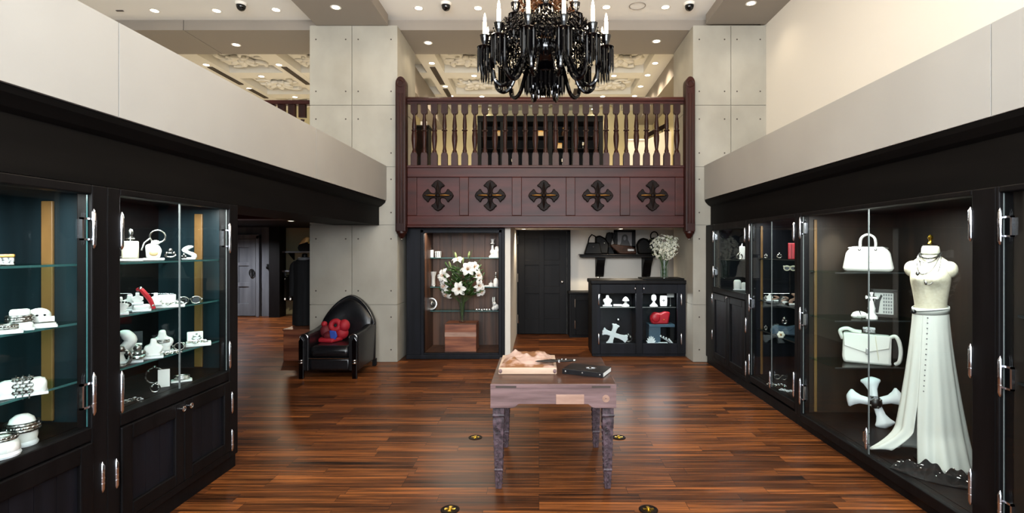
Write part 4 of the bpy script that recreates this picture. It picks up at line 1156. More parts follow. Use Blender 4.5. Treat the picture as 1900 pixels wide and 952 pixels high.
cuff(p+Vector((0, 0, .078)), 'dark silver cuff on the white vessel stand at the picture edge', .05, .022, 2, sy=1)

# far left cabinet (shelf heights)
A0, A1, A2, A3 = .745, .963, 1.265, 1.566
p = spot(238, -2.56, A3); slab(p, 'white tray under the blocky perfume flacon on the top shelf', .15, .09, .016)
perfume(p+Vector((.012, 0, .016)), 'tall blocky cream flacon with a pump on the top shelf of the far left cabinet', .19, .085, GB, 'cream_linen')
bangle(p+Vector((-.055, -.02, .016)), 'dark bangle leaning beside the blocky cream flacon', .032, .004, GB, PI/2-.3, 'old_silver')
p = spot(285, -2.58, A3); slab(p, 'white tray under the looped headband stand on the top shelf', .12, .09, .016)
t = thing('headband_stand', 'white stand carrying a big looped silver headband on the top shelf', 'display stand', p+Vector((0, 0, .016)), facing(p), GB)
MB().prism([(-.04, 0), (.035, 0), (.045, .05), (.03, .085), (-.01, .10), (-.045, .085)], -.03, .03).build('body', M['white_block'], t, bevel=.01)
MB().ball((.0, -.03, .035), (.025, .01, .022), 12, 8).build('leather_patch', M['tan'], t)
t = thing('looped_headband', 'silver looped headband standing on the white stand of the top shelf', 'headband', p+Vector((.012, 0, .118)), facing(p), GB)
b = MB().torus((0, 0, 0), .042, .0055, 28, 8, rot(x=PI/2)); b.v = [v+Vector((.012, 0, .042)) for v in b.v]
b.tube([(-.03, 0, .03), (-.06, -.01, .0), (-.075, -.01, -.05)], .006, 8).build('hoop', M['silver'], t)
MB().ball((.0, -.005, .0), (.025, .02, .018), 12, 8).build('clasp', M['white_block'], t)
p = spot(316, -2.52, A3); bangle(p, 'tangle of dark chain right of the headband stand on the top shelf', .028, .006, GB, .5, 'old_silver')
p = spot(350, -2.50, A3); hand_stand(p, 'small white curved ring stand in front of the amber strip on the top shelf', .10, flip=-1)
bangle(p+Vector((0, -.05, 0)), 'dark ring lying at the foot of the small curved ring stand', .014, .004, GB, .2, 'black_glass')
p = spot(222, -2.42, A2); bust(p, 'leftmost white bust on the second shelf of the far left cabinet', .10)
p = spot(241, -2.50, A2); bust(p, 'second white bust on the second shelf beside the red strap', .10)
link = thing('bead_necklace', 'dark bead necklace round the leftmost white bust', 'necklace', spot(222, -2.42, A2)+Vector((0, 0, .055)), facing(p), GB)
b = MB()
for i in range(20):
    a = 2*PI*i/20; b.ball((.05*cos(a), .042*sin(a), -.02*sin(-a)*-1), .006, 8, 5)
b.build('beads', M['black_glass'], link)
p = spot(263, -2.42, A2); pillow(p, 'white seat-shaped stand draped with a red strap', .085, .07, .04, GB)
bust(p+Vector((-.03, 0.005, .04)), 'white upright of the seat-shaped stand behind the red strap', .07)
t = thing('red_strap', 'dark red leather strap draped over the seat-shaped white stand', 'strap', p+Vector((.012, 0, .045)), facing(p), GB)
MB().stube([(-.03, .0, .085), (-.015, -.03, .09), (.008, -.042, .06), (.03, -.044, .025), (.05, -.045, -.03)], [.010, .013, .014, .013, .010], 8).build('leather', M['red_leather'], t)
MB().ball((-.015, -.034, .095), .011, 10, 6).ball((.045, -.05, -.01), .008, 8, 6).build('stud', M['silver'], t)
p = spot(310, -2.40, A2); slab(p, 'long white tray with a wedge back on the second shelf', .19, .07, .022, back=.06)
chain(p+Vector((.02, -.01, .022)), 'silver chain lying on the long white tray of the second shelf', .12)
bust(spot(289, -2.44, A2+.022), 'white wedge bust at the left end of the long white tray', .075)
p = spot(352, -2.40, A2); eyeglasses(p, 'silver framed glasses in front of the amber strip on the second shelf', w=.14)
p = spot(233, -2.46, A1); t = hand_stand(p, 'tall white curved stand at the left of the third shelf, far left cabinet', .20)
p = spot(225, -2.40, A1); bangle(p, 'large silver bangle leaning on the tall curved stand of the third shelf', .045, .008, GB, PI/2-.2, 'old_silver')
p = spot(253, -2.48, A1); hand_stand(p, 'short white stand behind silver bangles on the third shelf', .10, flip=-1)
p = spot(255, -2.40, A1); bangle(p, 'silver cuff lying in front of the short white stand on the third shelf', .034, .010, GB, .25, 'silver')
p = spot(254, -2.58, A1); t = thing('blue_card', 'pale blue card standing behind the bangles on the third shelf', 'card', p, facing(p), GB)
MB().box(-.03, .03, 0, .008, 0, .15).build('sheet', M['teal_panel'], t, bevel=.001); MB().box(-.03, .03, .008, .05, 0, .006).build('foot', M['white_wood'], t)
p = spot(285, -2.41, A1); bust(p, 'white bust left of the pair on the third shelf behind the glass joint', .12)
p = spot(301, -2.46, A1); bust(p, 'taller white bust with bands on the third shelf near the glass joint', .15)
cuff(spot(301, -2.46, A1)+Vector((0, 0, .075)), 'silver cuff round the taller banded bust', .055, .02, 2, GB, .6)
p = spot(322, -2.44, A1); eyeglasses(p, 'silver framed glasses right of the banded bust on the third shelf', w=.13)
chain(spot(312, -2.40, A1), 'silver chain draped in front of the banded bust on the third shelf', .11)
p = spot(362, -2.41, A1); slab(p, 'white tray with an upright back on the third shelf before the amber strip', .19, .09, .026, back=.07)
bangle(p+Vector((.01, 0, .026)), 'thin silver bangle on the white tray before the amber strip', .026, .003, GB, .35)
chain(p+Vector((.02, -.02, .026)), 'silver chain on the white tray before the amber strip', .10)
p = spot(304, -2.44, A0); t = thing('white_card', 'white card standing on the floor of the far left cabinet', 'card', p, facing(p), GB)
MB().box(-.032, .032, -.004, .004, 0, .115).build('sheet', M['page'], t, bevel=.002); MB().box(-.03, .03, .004, .05, 0, .006).build('foot', M['white_wood'], t)
bangle(spot(288, -2.40, A0), 'small silver bangle left of the white card on the cabinet floor', .024, .004)
bangle(spot(287, -2.56, A0), 'dark bangle behind the white card on the cabinet floor', .05, .005, GB, PI/2, 'old_silver')
p = spot(337, -2.42, A0); slab(p, 'low white pad with silver letters of chain on the floor of the far left cabinet', .12, .07, .014)
cuff(p+Vector((0, 0, .022)), 'wide silver link cuff on the low white pad of the cabinet floor', .042, .022, 3, GB, .7, 'silver')
chain(spot(235, -2.42, A0), 'thin dark chain at the left corner of the cabinet floor', .12, m='old_silver')

# ================================================================ RIGHT CABINETS: GOODS
GC = 'goods in the narrow right cabinet'
zt, zm, zl, zf = 1.534, 1.065, .73, .20
p = spot(1469, 2.60, zt); t = thing('red_box', 'bright red upright box on the top shelf of the narrow right cabinet', 'box', p, facing(p), GC)
MB().box(-.035, .03, -.04, .04, 0, .165).build('body', M['red_leather'], t, bevel=.006); MB().box(-.004, .0, -.0415, .0415, .0, .166).build('seam', M['dark_red'], t)
bangle(spot(1446, 2.58, zt), 'small silver ring left of the red box on the top shelf', .022, .005, GC, .9)
p = spot(1466, 2.6, 1.41); t = thing('hanging_sunglasses', 'pale framed sunglasses on a black stand under the red box', 'glasses', p, facing(p), GC)
b = MB()
for s_ in (-1, 1): b.torus((s_*.03, 0, .03), .024, .006, 18, 6, rot(x=PI/2), sx=1.15)
b.tube([(-.065, 0, .05), (0, -.005, .045), (.065, 0, .05)], .007, 6).build('frame', M['cream_linen'], t)
MB().box(-.05, .05, .006, .012, .01, .05).build('lens', M['dome'], t); 
MB().cyl((0, .02, 1.065-1.41), (0, .02, .03), .008).lathe([(.001, 0), (.05, 0), (.05, .012), (.001, .012)], (0, .02, 1.065-1.41), 16).build('stand', M['black'], t)
for px_, X, z, l, h in ((1440, 2.60, zm, 'pale ring stand at the left of the middle shelf in the narrow right cabinet', .06), (1457, 2.62, zm, 'small pale ring stand with a ring at the centre of the middle shelf', .07), (1474, 2.62, zm, 'pale upright ring stand at the right of the middle shelf', .12)):
    hand_stand(spot(px_, X, z), l, h, GC, 'pale_patch')
p = spot(1428, 2.55, zm); bust(p, 'small white bust by the glass joint of the narrow right cabinet', .08, GC)
bangle(spot(1455, 2.55, zm), 'silver hoop hung before the middle shelf of the narrow right cabinet', .03, .004, GC)
p = spot(1456, 2.60, zl); t = thing('suede_clutch', 'slate blue suede clutch on the lower shelf of the narrow right cabinet', 'clutch bag', p, facing(p), GC)
MB().prism([(-.13, 0), (.12, 0), (.14, .12), (.02, .09), (-.10, .10), (-.145, .05)], -.04, .04).build('body', M['slate_blue'], t, bevel=.02)
MB().prism([(-.10, .10), (.02, .09), (.12, .115), (.05, .05), (-.05, .05)], -.046, -.038).build('flap', M['slate_blue'], t, bevel=.004)
bangle(p+Vector((0, 0, .11)), 'silver skull ring standing on the slate blue clutch', .022, .009, GC)
p = spot(1449, 2.48, zl); t = thing('pale_rosette', 'small pale rosette brooch in front of the slate blue clutch', 'brooch', p, facing(p), GC)
b = MB()
for i in range(6): b.ball((.022*cos(i*PI/3), 0, .03+.022*sin(i*PI/3)), (.016, .01, .016), 8, 6)
b.build('petals', M['petal_cream'], t); MB().ball((0, -.008, .03), .012, 8, 6).box(-.02, .02, 0, .02, 0, .01).build('centre', M['gilt'], t)
chain(spot(1440, 2.50, zf), 'heavy silver chain at the left on the floor of the narrow right cabinet', .16, GC, wav=.03)
chain(spot(1463, 2.52, zf), 'heavy pale chain at the right on the floor of the narrow right cabinet', .15, GC, 'white_wood', .02)
eyeglasses(spot(1448, 2.66, zf), 'dark framed glasses behind the silver chains on the cabinet floor', GC, 'old_silver')
for px_, z, l in ((1421, zt, 'tiny silver ring behind the left glass door, top shelf'), (1421, zm, 'tiny silver ring behind the left glass door, middle shelf'), (1421, zl, 'tiny silver ring behind the left glass door, lower shelf')):
    bangle(spot(px_, 2.55, z), l, .016, .005, GC)
# small high window cabinet
GD = 'goods in the small high window cabinet'
pillow(spot(1368, 2.55, 1.11), 'white box stand at the lower right of the small high window', .09, .08, .13, GD)
pillow(spot(1380, 2.62, 1.11), 'narrower white box stand beside the first in the small high window', .06, .06, .10, GD)
bangle(spot(1372, 2.55, 1.50), 'silver bangle on the glass shelf of the small high window', .035, .006, GD)
t = thing('white_lantern', 'white lantern-like stand at the top right of the small high window', 'display stand', spot(1377, 2.62, 1.50), facing(spot(1377, 2.62, 1.5)), GD)
MB().box(-.035, .035, -.035, .035, .0, .17).build('body', M['white_block'], t, bevel=.008); MB().lathe([(.03, .17), (.008, .2), (.001, .21)], n=10).build('cap', M['silver'], t)

# ---- the large cabinet: bags, frame, crosses, dress form
GE = 'white bags in the large right cabinet'
p = Vector((2.90, 4.56, 1.443)); t = thing('bowling_bag', 'white bowling bag with two arched handles on the top shelf of the large cabinet', 'handbag', p, facing(p)-.05, GE)
prof = [(-.185, .0), (.185, .0), (.19, .03), (.165, .16), (.145, .20), (.11, .215), (-.11, .215), (-.145, .20), (-.165, .16), (-.19, .03)]
MB().prism(prof, -.075, .075).build('body', M['white'], t, bevel=.035)
for y in (-.05, .05):
    MB().stube([(-.055, y, .19), (-.058, y*.9, .25), (-.045, y*.8, .30), (0, y*.7, .325), (.045, y*.8, .30), (.058, y*.9, .25), (.055, y, .19)], .0095, 8).build('handle', M['white'], t)
MB().tube([(-.15, 0, .205), (-.1, 0, .218), (.1, 0, .218), (.15, 0, .205)], .005, 6).build('zip', M['silver'], t)
MB(at(.02, -.077, .11)).prism(bone_cross(.03, .2), -.004, 0).build('stitched_cross', M['cream_linen'], t, smooth=False)
for x in (-.06, .06): MB().ball((x, -.072, .19), (.012, .006, .012), 8, 6).build('handle_stud', M['silver'], t)
p = Vector((2.88, 4.53, .642)); t = thing('saddle_bag', 'white boxy shoulder bag with a wide strap on the lowest glass shelf', 'handbag', p, facing(p)+.05, GE)
MB().prism([(-.185, 0), (.175, 0), (.165, .03), (.17, .25), (-.185, .26), (-.195, .05)], -.065, .065).build('body', M['white'], t, bevel=.022)
MB().prism([(-.185, .265), (.16, .255), (.15, .15), (-.02, .10), (-.18, .15)], -.076, -.066).build('flap', M['white'], t, bevel=.008)
MB().stube([(.17, 0, .24), (.20, -.02, .25), (.225, -.02, .20), (.235, -.02, .12), (.225, -.02, .04), (.20, 0, .01)], .016, 8).build('strap', M['white'], t)
MB().stube([(-.19, 0, .2), (-.21, -.02, .27), (-.16, -.02, .295), (-.10, -.01, .275), (-.05, 0, .27)], .016, 8).build('strap', M['white'], t)
MB().box(-.02, .0, -.085, -.07, .09, .14).build('buckle', M['silver'], t, bevel=.003)
MB().tube([(.05, -.078, .25), (.06, -.08, .16), (.075, -.078, .05)], .003, 6).build('stitched_line', M['cream_linen'], t)
p2 = p+Vector((.02, .02, .262)); t = thing('studded_wallet', 'dark silver-studded wallet standing on top of the boxy white bag', 'wallet', p2, facing(p))
MB().box(-.045, .05, -.02, .02, 0, .05).build('body', M['old_silver'], t, bevel=.006); MB().box(-.046, .051, -.021, -.015, .03, .052).build('flap', M['silver'], t, bevel=.003)
p = Vector((3.04, 4.56, 1.036)); t = thing('photo_frame', 'dark framed black and white picture on the middle shelf of the large cabinet', 'picture frame', p, facing(p), rx=0)
fw, fh = .10, .25
MB().box(-fw, -fw+.03, -.012, .012, 0, fh).box(fw-.03, fw, -.012, .012, 0, fh).box(-fw, fw, -.012, .012, 0, .03).box(-fw, fw, -.012, .012, fh-.03, fh).build('frame', M['brown_panel'], t, smooth=False, bevel=.004)
MB().box(-fw+.02, fw-.02, -.002, .004, .02, fh-.02).build('picture', M['photo_light'], t, smooth=False)
b = MB()
for i in range(4):
    for j in range(6): b.box(-.005+i*.018, .006+i*.018, -.004, -.002, .04+j*.03, .058+j*.03)
b.build('grid_pattern', M['photo_grey'], t, smooth=False)
MB(at(-.04, 0, .12)).prism([(-.02, -.08), (.0, -.08), (.012, .02), (.03, .07), (.018, .085), (.0, .04), (-.02, .06), (-.03, .0)], -.005, -.002).build('dark_figure', M['photo_dark'], t, smooth=False)
MB().prism([(.012, 0), (.09, 0), (.012, .16)], -.01, .01, 'yz').build('easel_back', M['black'], t, smooth=False)
p = Vector((2.88, 4.48, 1.036)); t = thing('white_statuette', 'white cross-topped statuette behind the glass joint on the middle shelf', 'statuette', p, facing(p))
MB().lathe([(.001, 0), (.045, 0), (.045, .02), (.03, .04), (.022, .06), (.03, .09), (.02, .12), (.014, .15), (.001, .17)], n=16).build('pedestal', M['white_block'], t)
MB(at(0, 0, .185)).prism(bone_cross(.045, .2), -.012, .012).build('cross', M['white_block'], t, bevel=.005)
p = Vector((2.80, 4.52, 1.036)); t = thing('white_pouch', 'small white ruched pouch with black cord on the middle shelf', 'pouch', p, facing(p))
MB().ball((0, 0, .03), (.06, .04, .032), 16, 8).ball((-.035, -.01, .02), (.03, .03, .02), 10, 6).build('body', M['white'], t)
MB().torus((0.01, 0, .034), .035, .004, 18, 6, rot(y=PI/2-.3)).build('cord', M['black'], t)
# two leaning 3D crosses on the cabinet floor
p = Vector((2.86, 4.40, .13)); t = thing('carved_cross', 'big white carved cross with black centre leaning on the floor of the large cabinet', 'cross', p, facing(p), rx=-.25)
def bone_arm(Mx):
    R = []
    for x, w_, h_ in ((.02, .028, .026), (.06, .032, .028), (.11, .036, .03), (.15, .055, .036), (.175, .075, .040), (.19, .072, .036), (.205, .04, .026), (.215, .008, .01)):
        R.append([Mx @ Vector((x, h_*sin(a), w_*cos(a)*(1+.12*cos(3*a)))) for a in [2*PI*k/18 for k in range(18)]])
    return MB().rings(R)
for k, a in enumerate((.35, PI/2+.15, PI-.12, -PI/2+.35)):
    bone_arm(at(0, 0, .20) @ rot(y=-a)).build('cross_arm', M['white_wood'], t)
MB().ball((0, -.01, .20), (.055, .05, .055), 16, 10).box(-.05, .02, -.05, .0, .21, .25).build('black_centre', M['leather'], t)
for i, a in enumerate((.5, 2.1, 3.9, 5.2)): MB().ball((.045*cos(a), -.05, .20+.045*sin(a)), .011, 8, 6).build('stud', M['old_silver'], t)

# dress form
MP = Vector((2.80, 3.70, .13)); RZ = facing(MP)-.18
df = thing('dress_form', 'cream linen dress form with small brass finial standing in the large right cabinet', 'dress form', MP, RZ)
prof = [(1.02, .085, .075, 0), (1.12, .092, .076, 0), (1.19, .096, .080, 0), (1.27, .106, .088, -.002), (1.345, .117, .094, -.006), (1.395, .120, .095, -.008), (1.45, .118, .085, -.004), (1.495, .112, .068, 0), (1.53, .078, .056, .002), (1.555, .050, .047, 0), (1.60, .043, .043, -.004), (1.625, .043, .043, -.004)]
pts, _ = spline([(p_[1], p_[2], p_[0]) for p_ in prof], None, 4)
cys, _ = spline([(p_[3], 0, p_[0]) for p_ in prof], None, 4)
R = []
for q, cq in zip(pts, cys):
    ring = []
    for k in range(48):
        a = 2*PI*k/48; x, y = q.x*cos(a), cq.x+q.y*sin(a)
        for s_ in (-1, 1):
            if y < .02: y -= .042*math.exp(-((x-s_*.052)/.040)**2-((q.z-1.375)/.050)**2)
        ring.append(Vector((x, y, q.z)))
    R.append(ring)
MB().rings(R).build('torso', M['cream_linen'], df, angle=85)
for s_ in (-1, 1):
    MB().ball((s_*.108, .0, 1.447), (.050, .05, .062), 20, 14).build('shoulder_cap', M['cream_linen'], df, angle=80)
MB().lathe([(.044, 1.625), (.046, 1.632), (.03, 1.64), (.001, 1.64)], n=18).build('neck_plate', M['glass_clear'], df)
MB().lathe([(.02, 1.64), (.012, 1.65), (.009, 1.665), (.016, 1.68), (.018, 1.69), (.008, 1.705), (.001, 1.71)], n=12).build('finial', M['brass'], df)
MB().cyl((0, 0, 0), (0, 0, 1.05), .016).lathe([(.001, 0), (.10, 0), (.10, .012), (.03, .03), (.001, .03)], n=20).build('stand', M['black'], df)
df.scale = (1, 1, .945)
sk = thing('silk_skirt', 'long pale silk wrap skirt with trailing split hem on the dress form', 'skirt', MP, RZ)
sk.scale = (1, 1, .945)
def skirt(u, v):
    # u goes round from the front slit, v from waist to hem
    slit = .10*max(0, v-.62)/.38
    a = -PI/2-.28-slit*1.2-(2*PI-slit*2.4)*u      # starts left of the front, runs round the back
    t_ = v
    rx = .104+.135*t_**1.35; ry = .088+.115*t_**1.3
    fold = 1+.045*t_*sin(11*a+.6)+.03*t_*sin(17*a+2)
    x, y = rx*fold*cos(a), ry*fold*sin(a)
    z = 1.145-1.135*t_
    # left front panel trails off to the left, right panel sweeps to the right
    k = max(0, t_-.80)/.20
    e = math.exp(-((u-.07)/.10)**2)
    x -= .17*k**1.4*e; z += .055*k*math.exp(-((u-.0)/.05)**2)
    e2 = math.exp(-((u-.86)/.10)**2)
    x += .02*k*e2; y -= .05*k*e2
    return (x, y, max(z, .006))
MB().grid(skirt, 150, 46).build('skirt_cloth', M['skirt'], sk, solid=.004, angle=80)
R = []
for z, q in ((1.115, 1.03), (1.15, 1.06), (1.165, 1.03)): R.append([Vector((.104*q*cos(a), .088*q*sin(a), z+.012*sin(a+.6))) for a in [2*PI*k/36 for k in range(36)]])
MB().rings(R, True, False).build('waistband', M['skirt'], sk, solid=.003)
b = MB()
for i in range(15):
    v = .05+.034*i
    x_, y_, z_ = skirt(.999, v)
    b.ball((x_+.03, y_-.008, z_), (.005, .004, .005), 8, 5)
b.build('buttons', M['photo_grey'], sk)
t = thing('leather_belt', 'thin dark belt slung round the waist of the dress form', 'belt', MP+Vector((0, 0, 1.075)), RZ)
b = MB().torus((0, 0, 0), .1, .003, 40, 6, rot(y=-.16), sx=1.10, sy=.95); b.build('strap', M['leather'], t)
MB().ball((-.085, -.075, -.012), (.018, .012, .016), 10, 6).build('buckle', M['leather'], t)
t = thing('chain_necklace', 'dark chain necklaces wound round the neck of the dress form', 'necklace', MP+Vector((0, 0, 1.435)), RZ)
def loop(dip, wx, ph=0, r=.0035, th=.0):
    pts = []
    for k in range(36):
        a = 2*PI*k/36; f = max(0, -sin(a)); 
        zz = .05-.02*f-dip*f**1.5
        rr_ = wx+.02*f
        yy = rr_*sin(a)-.055*min(1, dip*6)*f**.8
        pts.append((rr_*cos(a)*(1-.25*f*min(1, dip*3))+th*f, yy, zz))
    return pts
for d_, w_, r_, th in ((.02, .05, .006, 0), (.05, .055, .004, -.01), (.13, .06, .004, -.02), (.20, .06, .0035, .015)): MB().tube(loop(d_, w_, 0, r_, th), r_, 6, True).build('chain', M['old_silver'], t)
MB().lathe([(.047, .035), (.054, .05), (.052, .075), (.047, .095)], n=24, cap=False).build('lace_choker', M['petal_cream'], t, solid=.003)
MB().ball((-.05, -.135, -.095), (.012, .006, .016), 10, 6).ball((.0, -.145, -.16), (.008, .006, .014), 10, 6).build('pendant', M['old_silver'], t)
t = thing('lace_heap', 'crumpled black and silver lace lying at the hem of the silk skirt', 'lace cloth', Vector((2.62, 3.44, .13)), RZ)
rr = random.Random(5)
ph = [rr.uniform(0, 6.28) for _ in range(6)]
def heap(u, v):
    x = (u-.5)*.46; y = (v-.5)*.25*(1-.5*(2*u-1)**2)
    e = min(1, 5*min(u, 1-u, v, 1-v))
    return (x, y, .004+e*(.034+.022*sin(17*u+ph[0]+4*v)+.020*sin(23*v*2+ph[1]+9*u)+.014*sin(41*u+ph[2])))
MB().grid(heap, 70, 24).build('black_lace', M['black_cloth'], t, angle=70, solid=.002)
b = MB()
for i in range(26):
    u, v = rr.uniform(.06, .94), rr.uniform(.15, .85); x, y, z = heap(u, v)
    b.ball((x, y, z+.004), (rr.uniform(.006, .016), .005, .004), 8, 5)
b.build('silver_leaves', M['silver'], t)
# few things in the cut-off cabinet
t = thing('glass_flask', 'gold-capped flask on the upper shelf of the cabinet at the right picture edge', 'bottle', (2.62, 2.63, 1.30), .3)
MB().lathe([(.001, 0), (.03, 0), (.032, .06), (.012, .08), (.012, .1), (.001, .1)], n=14).build('body', M['glass_clear'], t); MB().lathe([(.016, .1), (.018, .12), (.008, .14), (.001, .145)], n=12).build('cap', M['brass'], t)

# ================================================================ ALCOVE DISPLAY CASE AT THE BACK
case = thing('alcove_case', 'tall dark open display case with chestnut back boards under the balcony', 'display case', (-1.2, 8.0, 0))
def cb(n, m, *bx, **k): return MB().box(*bx).build(n, M[m], case, world=True, smooth=False, **k)
x0, x1, xi0, xi1 = -1.97, -.51, -1.71, -.60
f = MB().box(x0, xi0, 7.69, 7.76, 0, 1.945).box(xi1, x1, 7.69, 7.76, 0, 1.945).box(xi0, xi1, 7.69, 7.76, 1.87, 1.945).box(xi0, xi1, 7.69, 7.76, 0, .085)
f.build('face_frame', M['navy_wood'], case, world=True, smooth=False, bevel=.006)
f = MB().box(xi0-.05, xi0, 7.675, 7.70, .05, 1.92).box(xi1, xi1+.05, 7.675, 7.70, .05, 1.92).box(xi0-.05, xi1+.05, 7.675, 7.70, 1.87, 1.92).box(x0, x1, 7.665, 7.70, 0, .06)
f.build('moulding', M['navy_wood'], case, world=True, smooth=False, bevel=.008)
b = MB(); n = 8; st = (x1-x0)/n
for i in range(n): b.box(x0+i*st+.002, x0+(i+1)*st-.002, 8.38, 8.40, 0, 1.945)
b.build('back_boards', M['rich_panel'], case, world=True, smooth=False)
cb('side_panel', 'rich_panel', xi0-.03, xi0-.005, 7.76, 8.38, 0, 1.945); cb('side_panel', 'rich_panel', xi1+.005, xi1+.03, 7.76, 8.38, 0, 1.945)
cb('case_floor', 'rich_panel', xi0-.02, xi1+.02, 7.74, 8.38, .03, .08); cb('case_top', 'black_wood', xi0-.03, xi1+.03, 7.76, 8.40, 1.925, 1.945)
for z in (1.496, 1.035, .66):
    sh = cb('glass_shelf', 'glass_green', xi0-.004, xi1+.004, 8.14, 8.37, z-.010, z)
    sub(MB().box(xi0-.004, xi1+.004, 8.1385, 8.1415, z-.0105, z+.0005), 'polished_edge', M['glass_edge'], sh, case, smooth=False)
cb('lamp_strip', 'lamp_trim', xi0+.1, xi1-.1, 7.80, 7.83, 1.905, 1.925)
light('case_lamp', 'AREA', (.05, -.15, 1.90), 22, (1, .90, .74), 1.0, .06, rot=(-.35, 0, 0), parent=case)
GF = 'ornaments in the alcove case'
def place(px_, Y, z): return Vector(((px_-VX)/F*Y, Y, z))
perfume(place(798, 8.22, 1.496), 'white square decanter with ball stopper on the upper left shelf of the alcove case', .21, .11, GF)
t = thing('white_beaker', 'short white ribbed beaker right of the square decanter, upper left shelf', 'cup', place(813, 8.22, 1.496), 0, GF)
MB().lathe([(.001, 0), (.045, 0), (.048, .06), (.052, .10), (.046, .10), (.04, .01), (.001, .01)], n=18).build('body', M['white_block'], t)
b = MB()
for i in range(10): b.cyl((.048*cos(i*.628), .048*sin(i*.628), .01), (.05*cos(i*.628), .05*sin(i*.628), .09), .005, n=6)
b.build('ribs', M['old_silver'], t)
t = thing('white_candlestick', 'tall white candlestick on the upper right shelf of the alcove case', 'candlestick', place(914, 8.22, 1.496), 0, GF)
MB().lathe([(.001, 0), (.06, 0), (.06, .02), (.03, .05), (.045, .09), (.02, .14), (.016, .2), (.035, .22), (.018, .24), (.028, .29), (.034, .295), (.001, .295)], n=18).build('stem', M['white_block'], t)
MB().torus((0, 0, .21), .034, .008, 16, 6).build('ring', M['silver'], t)
t = thing('white_figurine', 'white rounded figurine beside the tall candlestick on the upper right shelf', 'figurine', place(922, 8.20, 1.496), 0, GF)
MB().lathe([(.001, 0), (.05, 0), (.055, .03), (.045, .07), (.05, .1), (.03, .13), (.035, .15), (.02, .175), (.001, .18)], n=16).build('body', M['white_block'], t)
MB().ball((.02, -.03, .12), (.025, .02, .03)).build('head', M['white_block'], t)
t = thing('white_goblet', 'white goblet on the middle left shelf of the alcove case', 'cup', place(794.5, 8.22, 1.035), 0, GF)
MB().lathe([(.001, 0), (.042, 0), (.042, .008), (.01, .03), (.009, .12), (.03, .15), (.038, .23), (.033, .23), (.02, .16), (.001, .15)], n=16).build('bowl', M['white_block'], t); MB().torus((0, 0, .13), .013, .006, 12, 6).build('knop', M['silver'], t)
t = thing('frosted_vase', 'pale slim vase with flared rim beside the goblet, middle left shelf', 'vase', place(804, 8.24, 1.035), 0, GF)
MB().lathe([(.001, 0), (.035, 0), (.03, .08), (.032, .16), (.055, .235), (.05, .235), (.027, .16), (.001, .02)], n=16).build('body', M['photo_light'], t); MB().torus((0, 0, .01), .036, .006, 14, 6).build('foot_ring', M['silver'], t)
perfume(place(920, 8.22, 1.035), 'tall white bottle on the middle right shelf of the alcove case', .23, .075, GF, shape=1)
perfume(place(911, 8.20, 1.035), 'short white bottle left of the tall bottle, middle right shelf', .11, .07, GF, shape=1)
slab(place(899, 8.20, 1.035), 'flat white dish behind the lilies on the middle right shelf', .14, .07, .02, GF)
t = thing('silver_plate', 'round silver plate standing upright on the lower left shelf of the alcove case', 'plate', place(799.5, 8.22, .66), 0, GF, rx=0)
b = MB().lathe([(.001, .0), (.06, .0), (.075, .012), (.095, .016), (.10, .020), (.094, .022), (.07, .02), (.055, .008), (.001, .008)], n=28, M=at(0, 0, .10) @ rot(x=PI/2-.12)); b.build('plate', M['silver'], t)
MB().torus((0, -.02, .10), .045, .007, 20, 6, rot(x=PI/2)).ball((.01, -.02, .10), (.025, .012, .03)).build('relief', M['old_silver'], t); MB().prism([(-.02, 0), (.08, 0), (.03, .05)], -.05, .05, 'yz').build('stand', M['black'], t)
t = thing('rabbit_figurine', 'white rabbit figurine with tall ears on the lower right shelf of the alcove case', 'figurine', place(920, 8.22, .66), .5, GF)
MB().ball((0, 0, .05), (.055, .05, .052), 16, 10).ball((-.03, -.01, .105), (.032, .03, .032), 14, 8).ball((-.05, -.02, .03), (.03, .025, .03)).build('body', M['white_block'], t)
for s_ in (-1, 1): MB().ball((-.035+s_*.014, .005, .165), (.011, .008, .048), 10, 8, ).build('ear', M['white_block'], t)
MB().ball((-.055, -.028, .112), .005, 8, 5).build('eye', M['black'], t)
chain(place(895, 8.20, .66), 'silver chain stretched along the lower right shelf of the alcove case', .22, GF)
# walnut cube, vase and lilies
t = thing('walnut_cube', 'banded walnut cube on the floor of the alcove case carrying the lily vase', 'plinth', (-1.18, 7.95, .08))
b = MB(); z = 0
MB().box(-.235, .235, -.17, .17, 0, .43).build('block', M['cube_wood'], t, smooth=False, bevel=.004)
MB().box(-.237, .237, -.172, -.169, .235, .30).build('pale_band', M['pale_patch'], t, smooth=False, bevel=.001)['label'] = 'paler band of wood'
MB().box(-.237, .237, -.172, -.169, .0, .012).box(-.237, .237, -.172, -.169, .418, .431).build('edge_band', M['rich_panel'], t, smooth=False)
t = thing('lily_vase', 'slim flared glass vase on the walnut cube', 'vase', (-1.18, 7.95, .51))
MB().lathe([(.001, 0), (.05, 0), (.052, .01), (.034, .03), (.04, .12), (.055, .26), (.08, .38), (.075, .38), (.05, .26), (.034, .12), (.001, .03)], n=24).build('glass_body', M['glass_clear'], t)
MB().lathe([(.001, .032), (.03, .032), (.036, .12), (.048, .24), (.001, .24)], n=20).build('water', M['water'], t)
ly = thing('lily_bouquet', 'bouquet of white lilies with dark leaves in the vase on the walnut cube', 'flowers', (-1.18, 7.95, .56))
